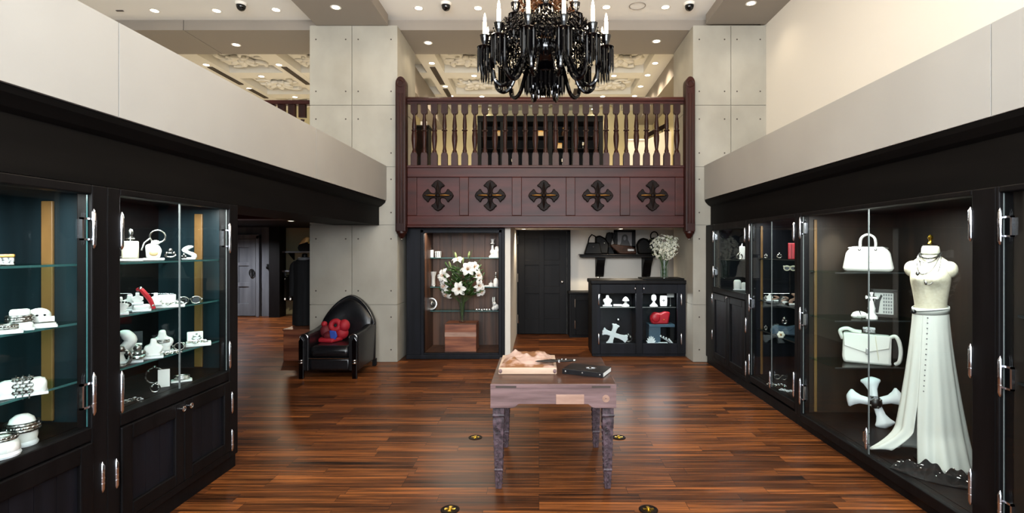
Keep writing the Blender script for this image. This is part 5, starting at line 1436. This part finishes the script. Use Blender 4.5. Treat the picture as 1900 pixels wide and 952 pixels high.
def lily(c, d, R=.085, name='lily'):
    z = Vector(d).normalized(); q = z.to_track_quat('Z', 'Y').to_matrix().to_4x4(); Mx = at(*c) @ q
    b = MB()
    for k in range(6):
        A = Mx @ rot(z=k*PI/3+(.2 if k % 2 else 0)); L = R*(1.06 if k % 2 else .96)
        def fn(u, v):
            w = (.30 if k % 2 else .40)*L*(sin(PI*min(.98, v*.86+.12)))**.8
            s_ = 2*u-1
            return tuple(A @ Vector((.012+L*v*.98, s_*w, .55*L*(v**.6)-.55*L*v**3.0+.10*L*abs(s_)**2)))
        b.grid(fn, 6, 8)
    o = b.build(name, M['petal'], ly, solid=.0015, angle=80)
    s_ = MB()
    for k in range(6):
        a = k*PI/3+.3; s_.tube([Mx @ Vector((0, 0, .0)), Mx @ Vector((.018*cos(a), .018*sin(a), R*.55))], .0015, 5).ball(Mx @ Vector((.018*cos(a), .018*sin(a), R*.57)), .005, 6, 4)
    s_.build('stamen', M['pollen'], o)
L_ = lambda px_, py_, y: (((px_-VX)/F*y+1.18), y-7.95, EYE-(py_-VY)/F*y-.56)
lil = [(868, 500, 7.80, (.1, -1, .3)), (852, 536, 7.76, (0, -1, .05)), (824, 512, 7.82, (-.5, -1, .2)), (825, 530, 7.84, (-.6, -.8, -.3)), (829, 545, 7.88, (-.5, -.7, -.7)),
       (880, 496, 7.90, (.5, -.7, .5)), (888, 530, 7.84, (.7, -.8, .0)), (891, 540, 7.88, (.6, -.8, -.4)), (850, 484, 7.92, (-.1, -.5, 1)), (886, 512, 7.86, (.8, -.6, .3))]
for i, (a, c, y, d) in enumerate(lil): lily(L_(a, c, y), d, .105 if i < 3 else .085)
b = MB()
for (a, c, y, d) in lil:
    e = Vector(L_(a, c, y)); b.tube([(0, 0, -.03), (e.x*.12, e.y*.12, .25), (e.x*.55, e.y*.5, .25+(e.z-.25)*.6), e-Vector(d).normalized()*.01], .0045, 6)
for dx, dz in ((-.10, 1.05), (.10, 1.06), (-.03, 1.0), (.2, .95)): b.tube([(0, 0, 0), (dx*.3, .05, .5), (dx, .06, dz*.85), (dx*1.5, .05, dz)], .004, 5)
b.build('stems', M['stem'], ly)
rr = random.Random(9); b = MB()
for i in range(120):
    a = rr.uniform(0, 2*PI); q = rr.uniform(.03, .30); zc = rr.uniform(.38, .80)
    c = Vector((q*cos(a)*.95, q*sin(a)*.75-.02, zc)); dv = Vector((cos(a), sin(a)*.8, rr.uniform(-.3, .9))).normalized()
    Lf = rr.uniform(.08, .16); wd = Lf*.17; sd = dv.cross(Vector((0, 0, 1))).normalized(); up_ = sd.cross(dv)
    def lf(u, v): return tuple(c+dv*(Lf*(v-.3))+sd*((2*u-1)*wd*sin(PI*min(.99, max(.02, v)))**.7)-up_*(-.15*Lf*v*v+.02*abs(2*u-1)))
    b.grid(lf, 2, 5)
b.build('leaves', M['leaf'], ly, solid=.001)
for i, (dx, dy, dz) in enumerate(((-.16, -.05, .78), (.02, -.06, .84), (.20, 0, .70), (-.24, 0, .68), (-.09, .02, .92), (.09, .03, .93))):
    MB().lathe([(.004, 0), (.013, .03), (.016, .06), (.010, .095), (.001, .11)], n=10, M=at(dx, dy, dz) @ rot(y=dx*2)).build('bud', M['leaf_pale'], ly)

# ================================================================ BLACK GLASS-DOORED SIDEBOARD
sb = thing('glass_sideboard', 'black low cabinet with two glass doors under the wall shelf at the right rear', 'cabinet', (1.53, 8.1, 0))
def cb(n, m, *bx, **k): return MB().box(*bx).build(n, M[m], sb, world=True, smooth=False, **k)
x0, x1, y0, y1 = .78, 2.26, 7.84, 8.40
d = [(.93, 1.47), (1.57, 2.10)]
f = MB().box(x0+.02, .93, y0, y0+.05, .04, 1.10).box(1.47, 1.57, y0, y0+.05, .04, 1.10).box(2.10, x1-.02, y0, y0+.05, .04, 1.10)
for a, c in d: f.box(a, c, y0, y0+.05, .04, .20).box(a, c, y0, y0+.05, .96, 1.10)
f.build('face_frame', M['navy_wood'], sb, world=True, smooth=False, bevel=.006)
cb('top', 'black_wood', x0, x1, y0-.03, y1, 1.10, 1.16, bevel=.012); cb('plinth', 'navy_wood', x0+.03, x1-.03, y0+.02, y1, 0, .05, bevel=.004)
cb('side_panel', 'black_wood', x0+.02, x0+.05, y0+.05, y1, .04, 1.10); cb('side_panel', 'black_wood', x1-.05, x1-.02, y0+.05, y1, .04, 1.10)
cb('back_panel', 'navy_wood', x0+.02, x1-.02, y1-.02, y1, .04, 1.10); cb('divider', 'navy_wood', 1.50, 1.54, y0+.05, y1-.02, .04, 1.10)
cb('cabinet_floor', 'navy_wood', x0+.05, x1-.05, y0+.05, y1-.02, .12, .16)
for a, c in d:
    cb('glass_door', 'glass', a+.002, c-.002, y0+.01, y0+.018, .202, .958)
    sh = cb('glass_shelf', 'glass_green', a-.06, c+.06 if c < 2 else c+.1, y0+.08, y1-.03, .735, .745)
    sub(MB().box(a-.02, c+.02, y0+.0785, y0+.0815, .7345, .7455), 'polished_edge', M['silver'], sh, sb, smooth=False)
for x, z in ((.905, .87), (.905, .27), (2.155, .87), (2.155, .27)):
    MB().lathe([(.001, -.09), (.008, -.08), (.013, -.07), (.013, .07), (.008, .08), (.001, .09)], (x, y0-.012, z), 10).build('hinge', M['steel'], sb, world=True)
for x in (1.455, 1.585): MB().ball((x, y0-.02, 1.035), (.014, .014, .02), 10, 6).cyl((x, y0-.02, 1.035), (x, y0, 1.035), .006).build('knob', M['steel'], sb, world=True)
for a, c in d: light('sideboard_lamp', 'AREA', ((a+c)/2-1.53, -.17, .955), 6, (.95, .97, 1), .4, .05, rot=(-.3, 0, 0), parent=sb)
GH = 'goods in the glass sideboard'
def sp(px_, Y, z): return Vector(((px_-VX)/F*Y, Y, z))
bust(sp(1127, 8.05, .745), 'white bust at the left of the sideboard upper shelf', .17, GH)
slab(sp(1146, 8.05, .745), 'low white dish between bust and mushroom stand in the sideboard', .13, .07, .025, GH)
def mush(p, l, ribs):
    t = thing('mushroom_stand', l, 'display stand', p, 0, GH)
    MB().lathe([(.001, 0), (.06, 0), (.055, .02), (.02, .05), (.018, .08)]+([(.055, .085), (.045, .11), (.02, .14), (.001, .15)] if not ribs else [(.03, .09), (.042, .12), (.035, .16), (.012, .19), (.001, .195)]), n=18).build('body', M['white_block'], t)
    MB().torus((0, 0, .08), .02, .006, 12, 6).build('ring', M['silver'], t)
mush(sp(1161, 8.02, .745), 'white mushroom-shaped stand at the right of the left sideboard compartment', 0)
mush(sp(1213, 8.03, .745), 'white pine-cone-shaped stand at the left of the right sideboard compartment', 1)
t = thing('white_plaque', 'white curved plaque on the upper shelf of the right sideboard compartment', 'plaque', sp(1231, 8.06, .745), 0, GH)
MB().prism([(-.05, 0), (.05, 0), (.055, .09), (.05, .16), (-.05, .16), (-.055, .09)], -.02, .02).build('body', M['white_block'], t, bevel=.006); MB(at(0, -.021, .09)).prism(bone_cross(.025, .2), -.002, .002).build('emblem', M['silver'], t, smooth=False)
t = thing('price_card', 'small grey card on a post at the upper right inside the sideboard', 'card', sp(1244, 8.12, .745), 0, GH)
MB().box(-.055, .055, -.003, .003, .13, .20).build('card', M['photo_light'], t); MB().cyl((0, .003, 0), (0, .003, .15), .003).lathe([(.001, 0), (.03, 0), (.03, .005), (.001, .005)], (0, .003, 0), 12).build('post', M['silver'], t)
t = thing('red_bag', 'red quilted clutch on a grey riser in the right sideboard compartment', 'clutch bag', sp(1225, 8.10, .46), 0, GH)
MB().prism([(-.13, 0), (.12, 0), (.15, .19), (.06, .20), (.0, .17), (-.10, .19), (-.16, .13), (-.165, .05)], -.05, .05).build('body', M['red_leather'], t, bevel=.025)
MB().ball((-.08, -.045, .10), (.07, .025, .075), 14, 8).build('puffed_front', M['red_leather'], t); MB().ball((.045, -.056, .07), .010, 8, 6).build('clasp', M['brass'], t)
t = thing('grey_riser', 'slate grey riser block under the red clutch in the sideboard', 'display stand', sp(1225, 8.14, .16), 0, GH)
MB().box(-.2, .2, -.12, .12, .26, .30).build('top', M['slate_blue'], t, smooth=False, bevel=.004); MB().box(-.2, -.02, -.11, .11, 0, .26).build('leg_block', M['slate_blue'], t, smooth=False, bevel=.004); MB().box(.13, .19, -.11, .11, 0, .26).build('leg_block', M['black'], t, smooth=False)
t = thing('flared_cross', 'big white flat flared cross lying tilted in the left sideboard compartment', 'cross', sp(1137, 8.02, .16), 0, GH)
MB(at(0, 0, .15) @ rot(y=.32)).prism(bone_cross(.165, .21, 1.55, .36), -.02, .02).build('cross', M['white_wood'], t, smooth=False, bevel=.006)
MB().prism([(.02, 0), (.10, 0), (.02, .16)], -.03, .03, 'yz').build('easel', M['black'], t, smooth=False)
bangle(sp(1163, 8.15, .16)+Vector((0, 0, .12)) if False else sp(1166, 8.15, .16), 'dark silver bangle behind the flared cross in the sideboard', .05, .012, GH, PI/2, 'old_silver')
t = thing('silver_flacon', 'round silver trinket hanging on the dark panel inside the left sideboard compartment', 'trinket', sp(1147, 8.36, .49), 0, GH)
MB().ball((0, -.02, 0), (.035, .02, .03), 14, 8).build('body', M['silver'], t); MB().ball((.01, -.035, .0), (.012, .008, .02), 10, 6).build('inlay', M['old_silver'], t)
t = thing('shell_dish', 'white ribbed shell dish on the floor of the right sideboard compartment', 'dish', sp(1208, 8.0, .16), 0, GH)
b = MB()
for i in range(9):
    a = PI*i/8; b.tube([(.0, 0, .01), (.05*cos(a), -.0, .01+.06*sin(a)), (.075*cos(a), .0, .01+.115*sin(a))], [.006, .014, .008], 7)
b.build('ribs', M['white_wood'], t); MB().box(-.07, .16, -.03, .03, 0, .02).build('base', M['white_wood'], t, bevel=.008)
t = thing('striped_fan', 'black and white striped folded fan in the right sideboard compartment', 'fan', sp(1236, 8.0, .16), 0, GH)
for i in range(7):
    MB(at(-.02+i*.018, -.004*i, .012+.01*(7-i)) @ rot(y=.62+.04*i)).prism([(-.09, -.012), (.13, -.008), (.15, .0), (.13, .008), (-.09, .012)], -.006, .006).build('blade', M['white_wood' if i % 2 == 0 else 'black'], t, smooth=False, bevel=.002)
MB().box(-.12, .02, -.04, .03, 0, .03).build('foot', M['white_wood'], t, bevel=.008)
# tray on top, vase with hydrangea
t = thing('black_tray', 'flat black tray on top of the sideboard under the flower vase', 'tray', (1.93, 8.12, 1.16))
MB().box(-.34, .30, -.2, .2, 0, .012).box(-.34, .30, -.2, -.19, .012, .022).box(-.34, .30, .19, .2, .012, .022).build('base', M['black'], t, smooth=False, bevel=.003)
MB().box(-.34, -.33, -.19, .19, .012, .022).box(.29, .30, -.19, .19, .012, .022).build('rim', M['black'], t, smooth=False)
t = thing('flower_vase', 'clear straight glass vase standing on the black tray', 'vase', (1.95, 8.05, 1.172))
MB().lathe([(.001, 0), (.06, 0), (.062, .02), (.07, .29), (.066, .29), (.058, .02), (.001, .02)], n=24).build('glass_body', M['glass_clear'], t)
MB().lathe([(.001, .021), (.057, .021), (.06, .14), (.001, .14)], n=24).build('water', M['water'], t)
hy = thing('hydrangea_bouquet', 'round bunch of pale green-white blossoms in the clear vase', 'flowers', (1.95, 8.05, 1.20))
b = MB()
for i in range(9): a = i*.7; b.tube([(.03*cos(a), .03*sin(a), .0), (.04*cos(a+1), .04*sin(a+1), .2), (.10*cos(a+1), .10*sin(a+1), .36)], .005, 6)
b.build('stems', M['stem'], hy)
rr = random.Random(2)
for hc in ((-.08, -.08, .40, .12), (.09, -.06, .44, .12), (-.02, -.05, .54, .12), (-.11, .03, .50, .10), (.13, .02, .54, .10), (.02, .06, .42, .12), (.03, -.12, .36, .10)):
    b = MB()
    for i in range(60):
        d_ = Vector((rr.gauss(0, 1), rr.gauss(0, 1), rr.gauss(0, 1))).normalized(); c = Vector(hc[:3])+d_*hc[3]*rr.uniform(.75, 1.05)
        q = d_.to_track_quat('Z', 'Y').to_matrix().to_4x4(); Mx = at(*c) @ q @ rot(z=rr.uniform(0, 1.5)); s_ = rr.uniform(.014, .022)
        for k in range(4):
            A = Mx @ rot(z=k*PI/2)
            b.add([A @ Vector((0, 0, 0)), A @ Vector((s_*.7, -s_*.55, .004)), A @ Vector((s_*1.35, 0, .008)), A @ Vector((s_*.7, s_*.55, .004))], [(0, 1, 2, 3)])
    o = b.build('blossom_head', M['petal_cream'], hy, solid=.0012)
b = MB()
for i in range(40):
    a = rr.uniform(0, 2*PI); q = rr.uniform(.05, .18); c = Vector((q*cos(a), q*sin(a)*.8, rr.uniform(.32, .6))); dv = Vector((cos(a), sin(a), rr.uniform(-.2, .6))).normalized(); sd = dv.cross(Vector((0, 0, 1))).normalized()
    b.add([c, c+dv*.04+sd*.018, c+dv*.09, c+dv*.04-sd*.018], [(0, 1, 2, 3)])
b.build('leaves', M['leaf_pale'], hy, solid=.001)

# ================================================================ WALL SHELF AND BAGS
ws = thing('wall_shelf', 'black wall shelf on two curved brackets against the white passage wall', 'shelf', (1.52, 9.95, 1.47))
MB().box(-.74, .86, -.36, 0, 0, .045).build('board', M['black_wood'], ws, smooth=False, bevel=.006)
MB().box(-.76, .88, -.38, 0, .045, .06).build('top_edge', M['black_wood'], ws, smooth=False, bevel=.004)
for x in (-.36, .53):
    pts = [(0, 0), (-.30, 0), (-.31, -.05), (-.24, -.10), (-.16, -.18), (-.12, -.27), (-.09, -.33), (-.05, -.37), (0, -.38)]
    br = MB().prism(pts, x-.08, x+.08, 'yz').build('bracket', M['black_wood'], ws, smooth=False, bevel=.01)
    MB().ball((x-.03, -.07, -.385), (.04, .035, .03), 12, 8).build('bracket_tip', M['silver'] if x < 0 else M['black_wood'], br)
Zs, Ys = 1.53, 9.74
GI = 'bags on the wall shelf'
def wp(px_): return Vector(((px_-VX)/F*Ys, Ys, Zs))
t = thing('trapeze_handbag', 'black trapeze handbag with a thin loop handle at the left end of the wall shelf', 'handbag', wp(1100), 0, GI)
MB().prism([(-.17, 0), (.17, 0), (.12, .22), (-.10, .22)], -.08, .08).build('body', M['bag_black'], t, bevel=.02)
MB().tube([(-.09, 0, .21), (-.07, 0, .31), (-.02, 0, .37), (.04, 0, .34), (.08, 0, .27), (.09, 0, .21)], .012, 8).build('handle', M['bag_black'], t); MB().ball((0, -.082, .14), .014, 8, 6).build('stud', M['old_silver'], t)
t = thing('hobo_bag', 'slouchy black hobo bag leaning against the trapeze handbag on the wall shelf', 'handbag', wp(1116)+Vector((.0, .0, 0)), 0, GI)
MB().prism([(-.10, 0), (.13, 0), (.15, .18), (.08, .30), (-.03, .36), (-.12, .33), (-.11, .15)], -.02, .10).build('body', M['bag_black'], t, bevel=.03)
MB().tube([(.12, .0, .22), (.16, -.02, .2), (.13, -.03, .13)], .009, 8).build('strap', M['bag_black'], t); MB().ball((.05, -.03, .21), (.02, .01, .012), 8, 6).build('clasp', M['silver'], t)
t = thing('folded_belt', 'upright black folded leather piece between hobo bag and portrait on the wall shelf', 'bag', wp(1132)+Vector((0, .05, 0)), 0, GI)
MB().prism([(-.03, 0), (.10, .0), (.02, .18), (.06, .38), (.0, .42), (-.06, .40), (-.10, .22)], -.04, .04).build('body', M['bag_black'], t, bevel=.015); MB().prism([(.03, .42), (.12, .36), (.08, .22), (.05, .30)], -.03, .03).build('loop', M['bag_black'], t, bevel=.008)
t = thing('long_clutch', 'long dark brown clutch lying in front of the framed portrait on the wall shelf', 'clutch bag', wp(1157)+Vector((0, -.10, 0)), 0, GI)
MB().prism([(-.10, 0), (.22, 0), (.21, .11), (.10, .15), (-.2, .19), (-.28, .17)], -.05, .05).build('body', M['carved'], t, bevel=.02); MB().box(.05, .17, -.056, -.05, .06, .10).build('brass_plate', M['old_silver'], t, bevel=.003)
t = thing('framed_portrait', 'black framed dark portrait photograph standing on the wall shelf', 'picture frame', wp(1160)+Vector((0, .06, 0)), 0)
w_, h_ = .205, .485
MB().box(-w_, -w_+.07, -.015, .015, 0, h_).box(w_-.07, w_, -.015, .015, 0, h_).box(-w_, w_, -.015, .015, 0, .16).box(-w_, w_, -.015, .015, h_-.07, h_).build('frame', M['black'], t, smooth=False, bevel=.004)
MB().box(-w_+.06, w_-.06, -.004, .006, .1, h_-.06).build('photograph', M['photo_grey'], t, smooth=False)
MB(at(.0, 0, .22)).prism([(-.11, -.07), (.11, -.07), (.09, .0), (.06, .05), (.06, .11), (.035, .15), (-.01, .155), (-.05, .13), (-.06, .06), (-.07, .0)], -.006, -.004).build('dark_hair', M['photo_dark'], t, smooth=False)
MB().ball((0, -.0065, .30), (.026, .001, .04), 14, 8).build('face', M['photo_grey'], t)
t = thing('dome_bag', 'black domed bag right of the framed portrait on the wall shelf', 'handbag', wp(1194), 0, GI)
MB().prism([(-.10, 0), (.16, 0), (.155, .10), (.11, .22), (.05, .29), (-.02, .31), (-.09, .27), (-.13, .18), (-.12, .08)], -.08, .08).build('body', M['bag_black'], t, bevel=.03)
MB().tube([(-.09, -.06, .25), (-.02, -.07, .30), (.06, -.06, .28), (.13, -.04, .17)], .01, 8).build('piping', M['bag_black'], t)
t = thing('round_case', 'round black case half hidden by the pale blossoms at the right end of the shelf', 'bag', wp(1216), 0, GI)
MB().lathe([(.001, -.05), (.13, -.05), (.16, -.03), (.16, .03), (.13, .05), (.001, .05)], n=28, M=at(0, 0, .16) @ rot(x=PI/2)).build('body', M['bag_black'], t, bevel=.01)
MB().torus((-.02, 0, .34), .07, .012, 22, 8, rot(x=PI/2), sy=1.2).build('handle', M['bag_black'], t)
# low black cupboard under the shelf
lc = thing('low_cupboard', 'low black cupboard with silver hinges between the black door and the sideboard', 'cabinet', (1.0, 9.7, 0))
MB().box(-.44, 1.2, -.18, .235, .0, .80).build('carcass', M['black_wood'], lc, smooth=False); MB().box(-.46, 1.2, -.21, .235, .80, .835).build('top', M['black_wood'], lc, smooth=False, bevel=.008)
dd = MB().box(-.40, -.32, -.20, -.18, .05, .77).box(.32, .40, -.20, -.18, .05, .77).box(-.32, .32, -.20, -.18, .05, .14).box(-.32, .32, -.20, -.18, .68, .77).build('door', M['black_wood'], lc, smooth=False, bevel=.004)
b = MB()
for z in (.17, .56): b.cyl((-.335, -.205, z), (-.335, -.205, z+.15), .011, n=8)
b.build('hinge', M['steel'], dd); MB().ball((.02, -.215, .70), (.014, .014, .014)).build('knob', M['old_silver'], lc)
MB().box(-.05, .02, -.21, -.18, .05, .77).build('door_edge', M['black_wood'], lc, smooth=False)
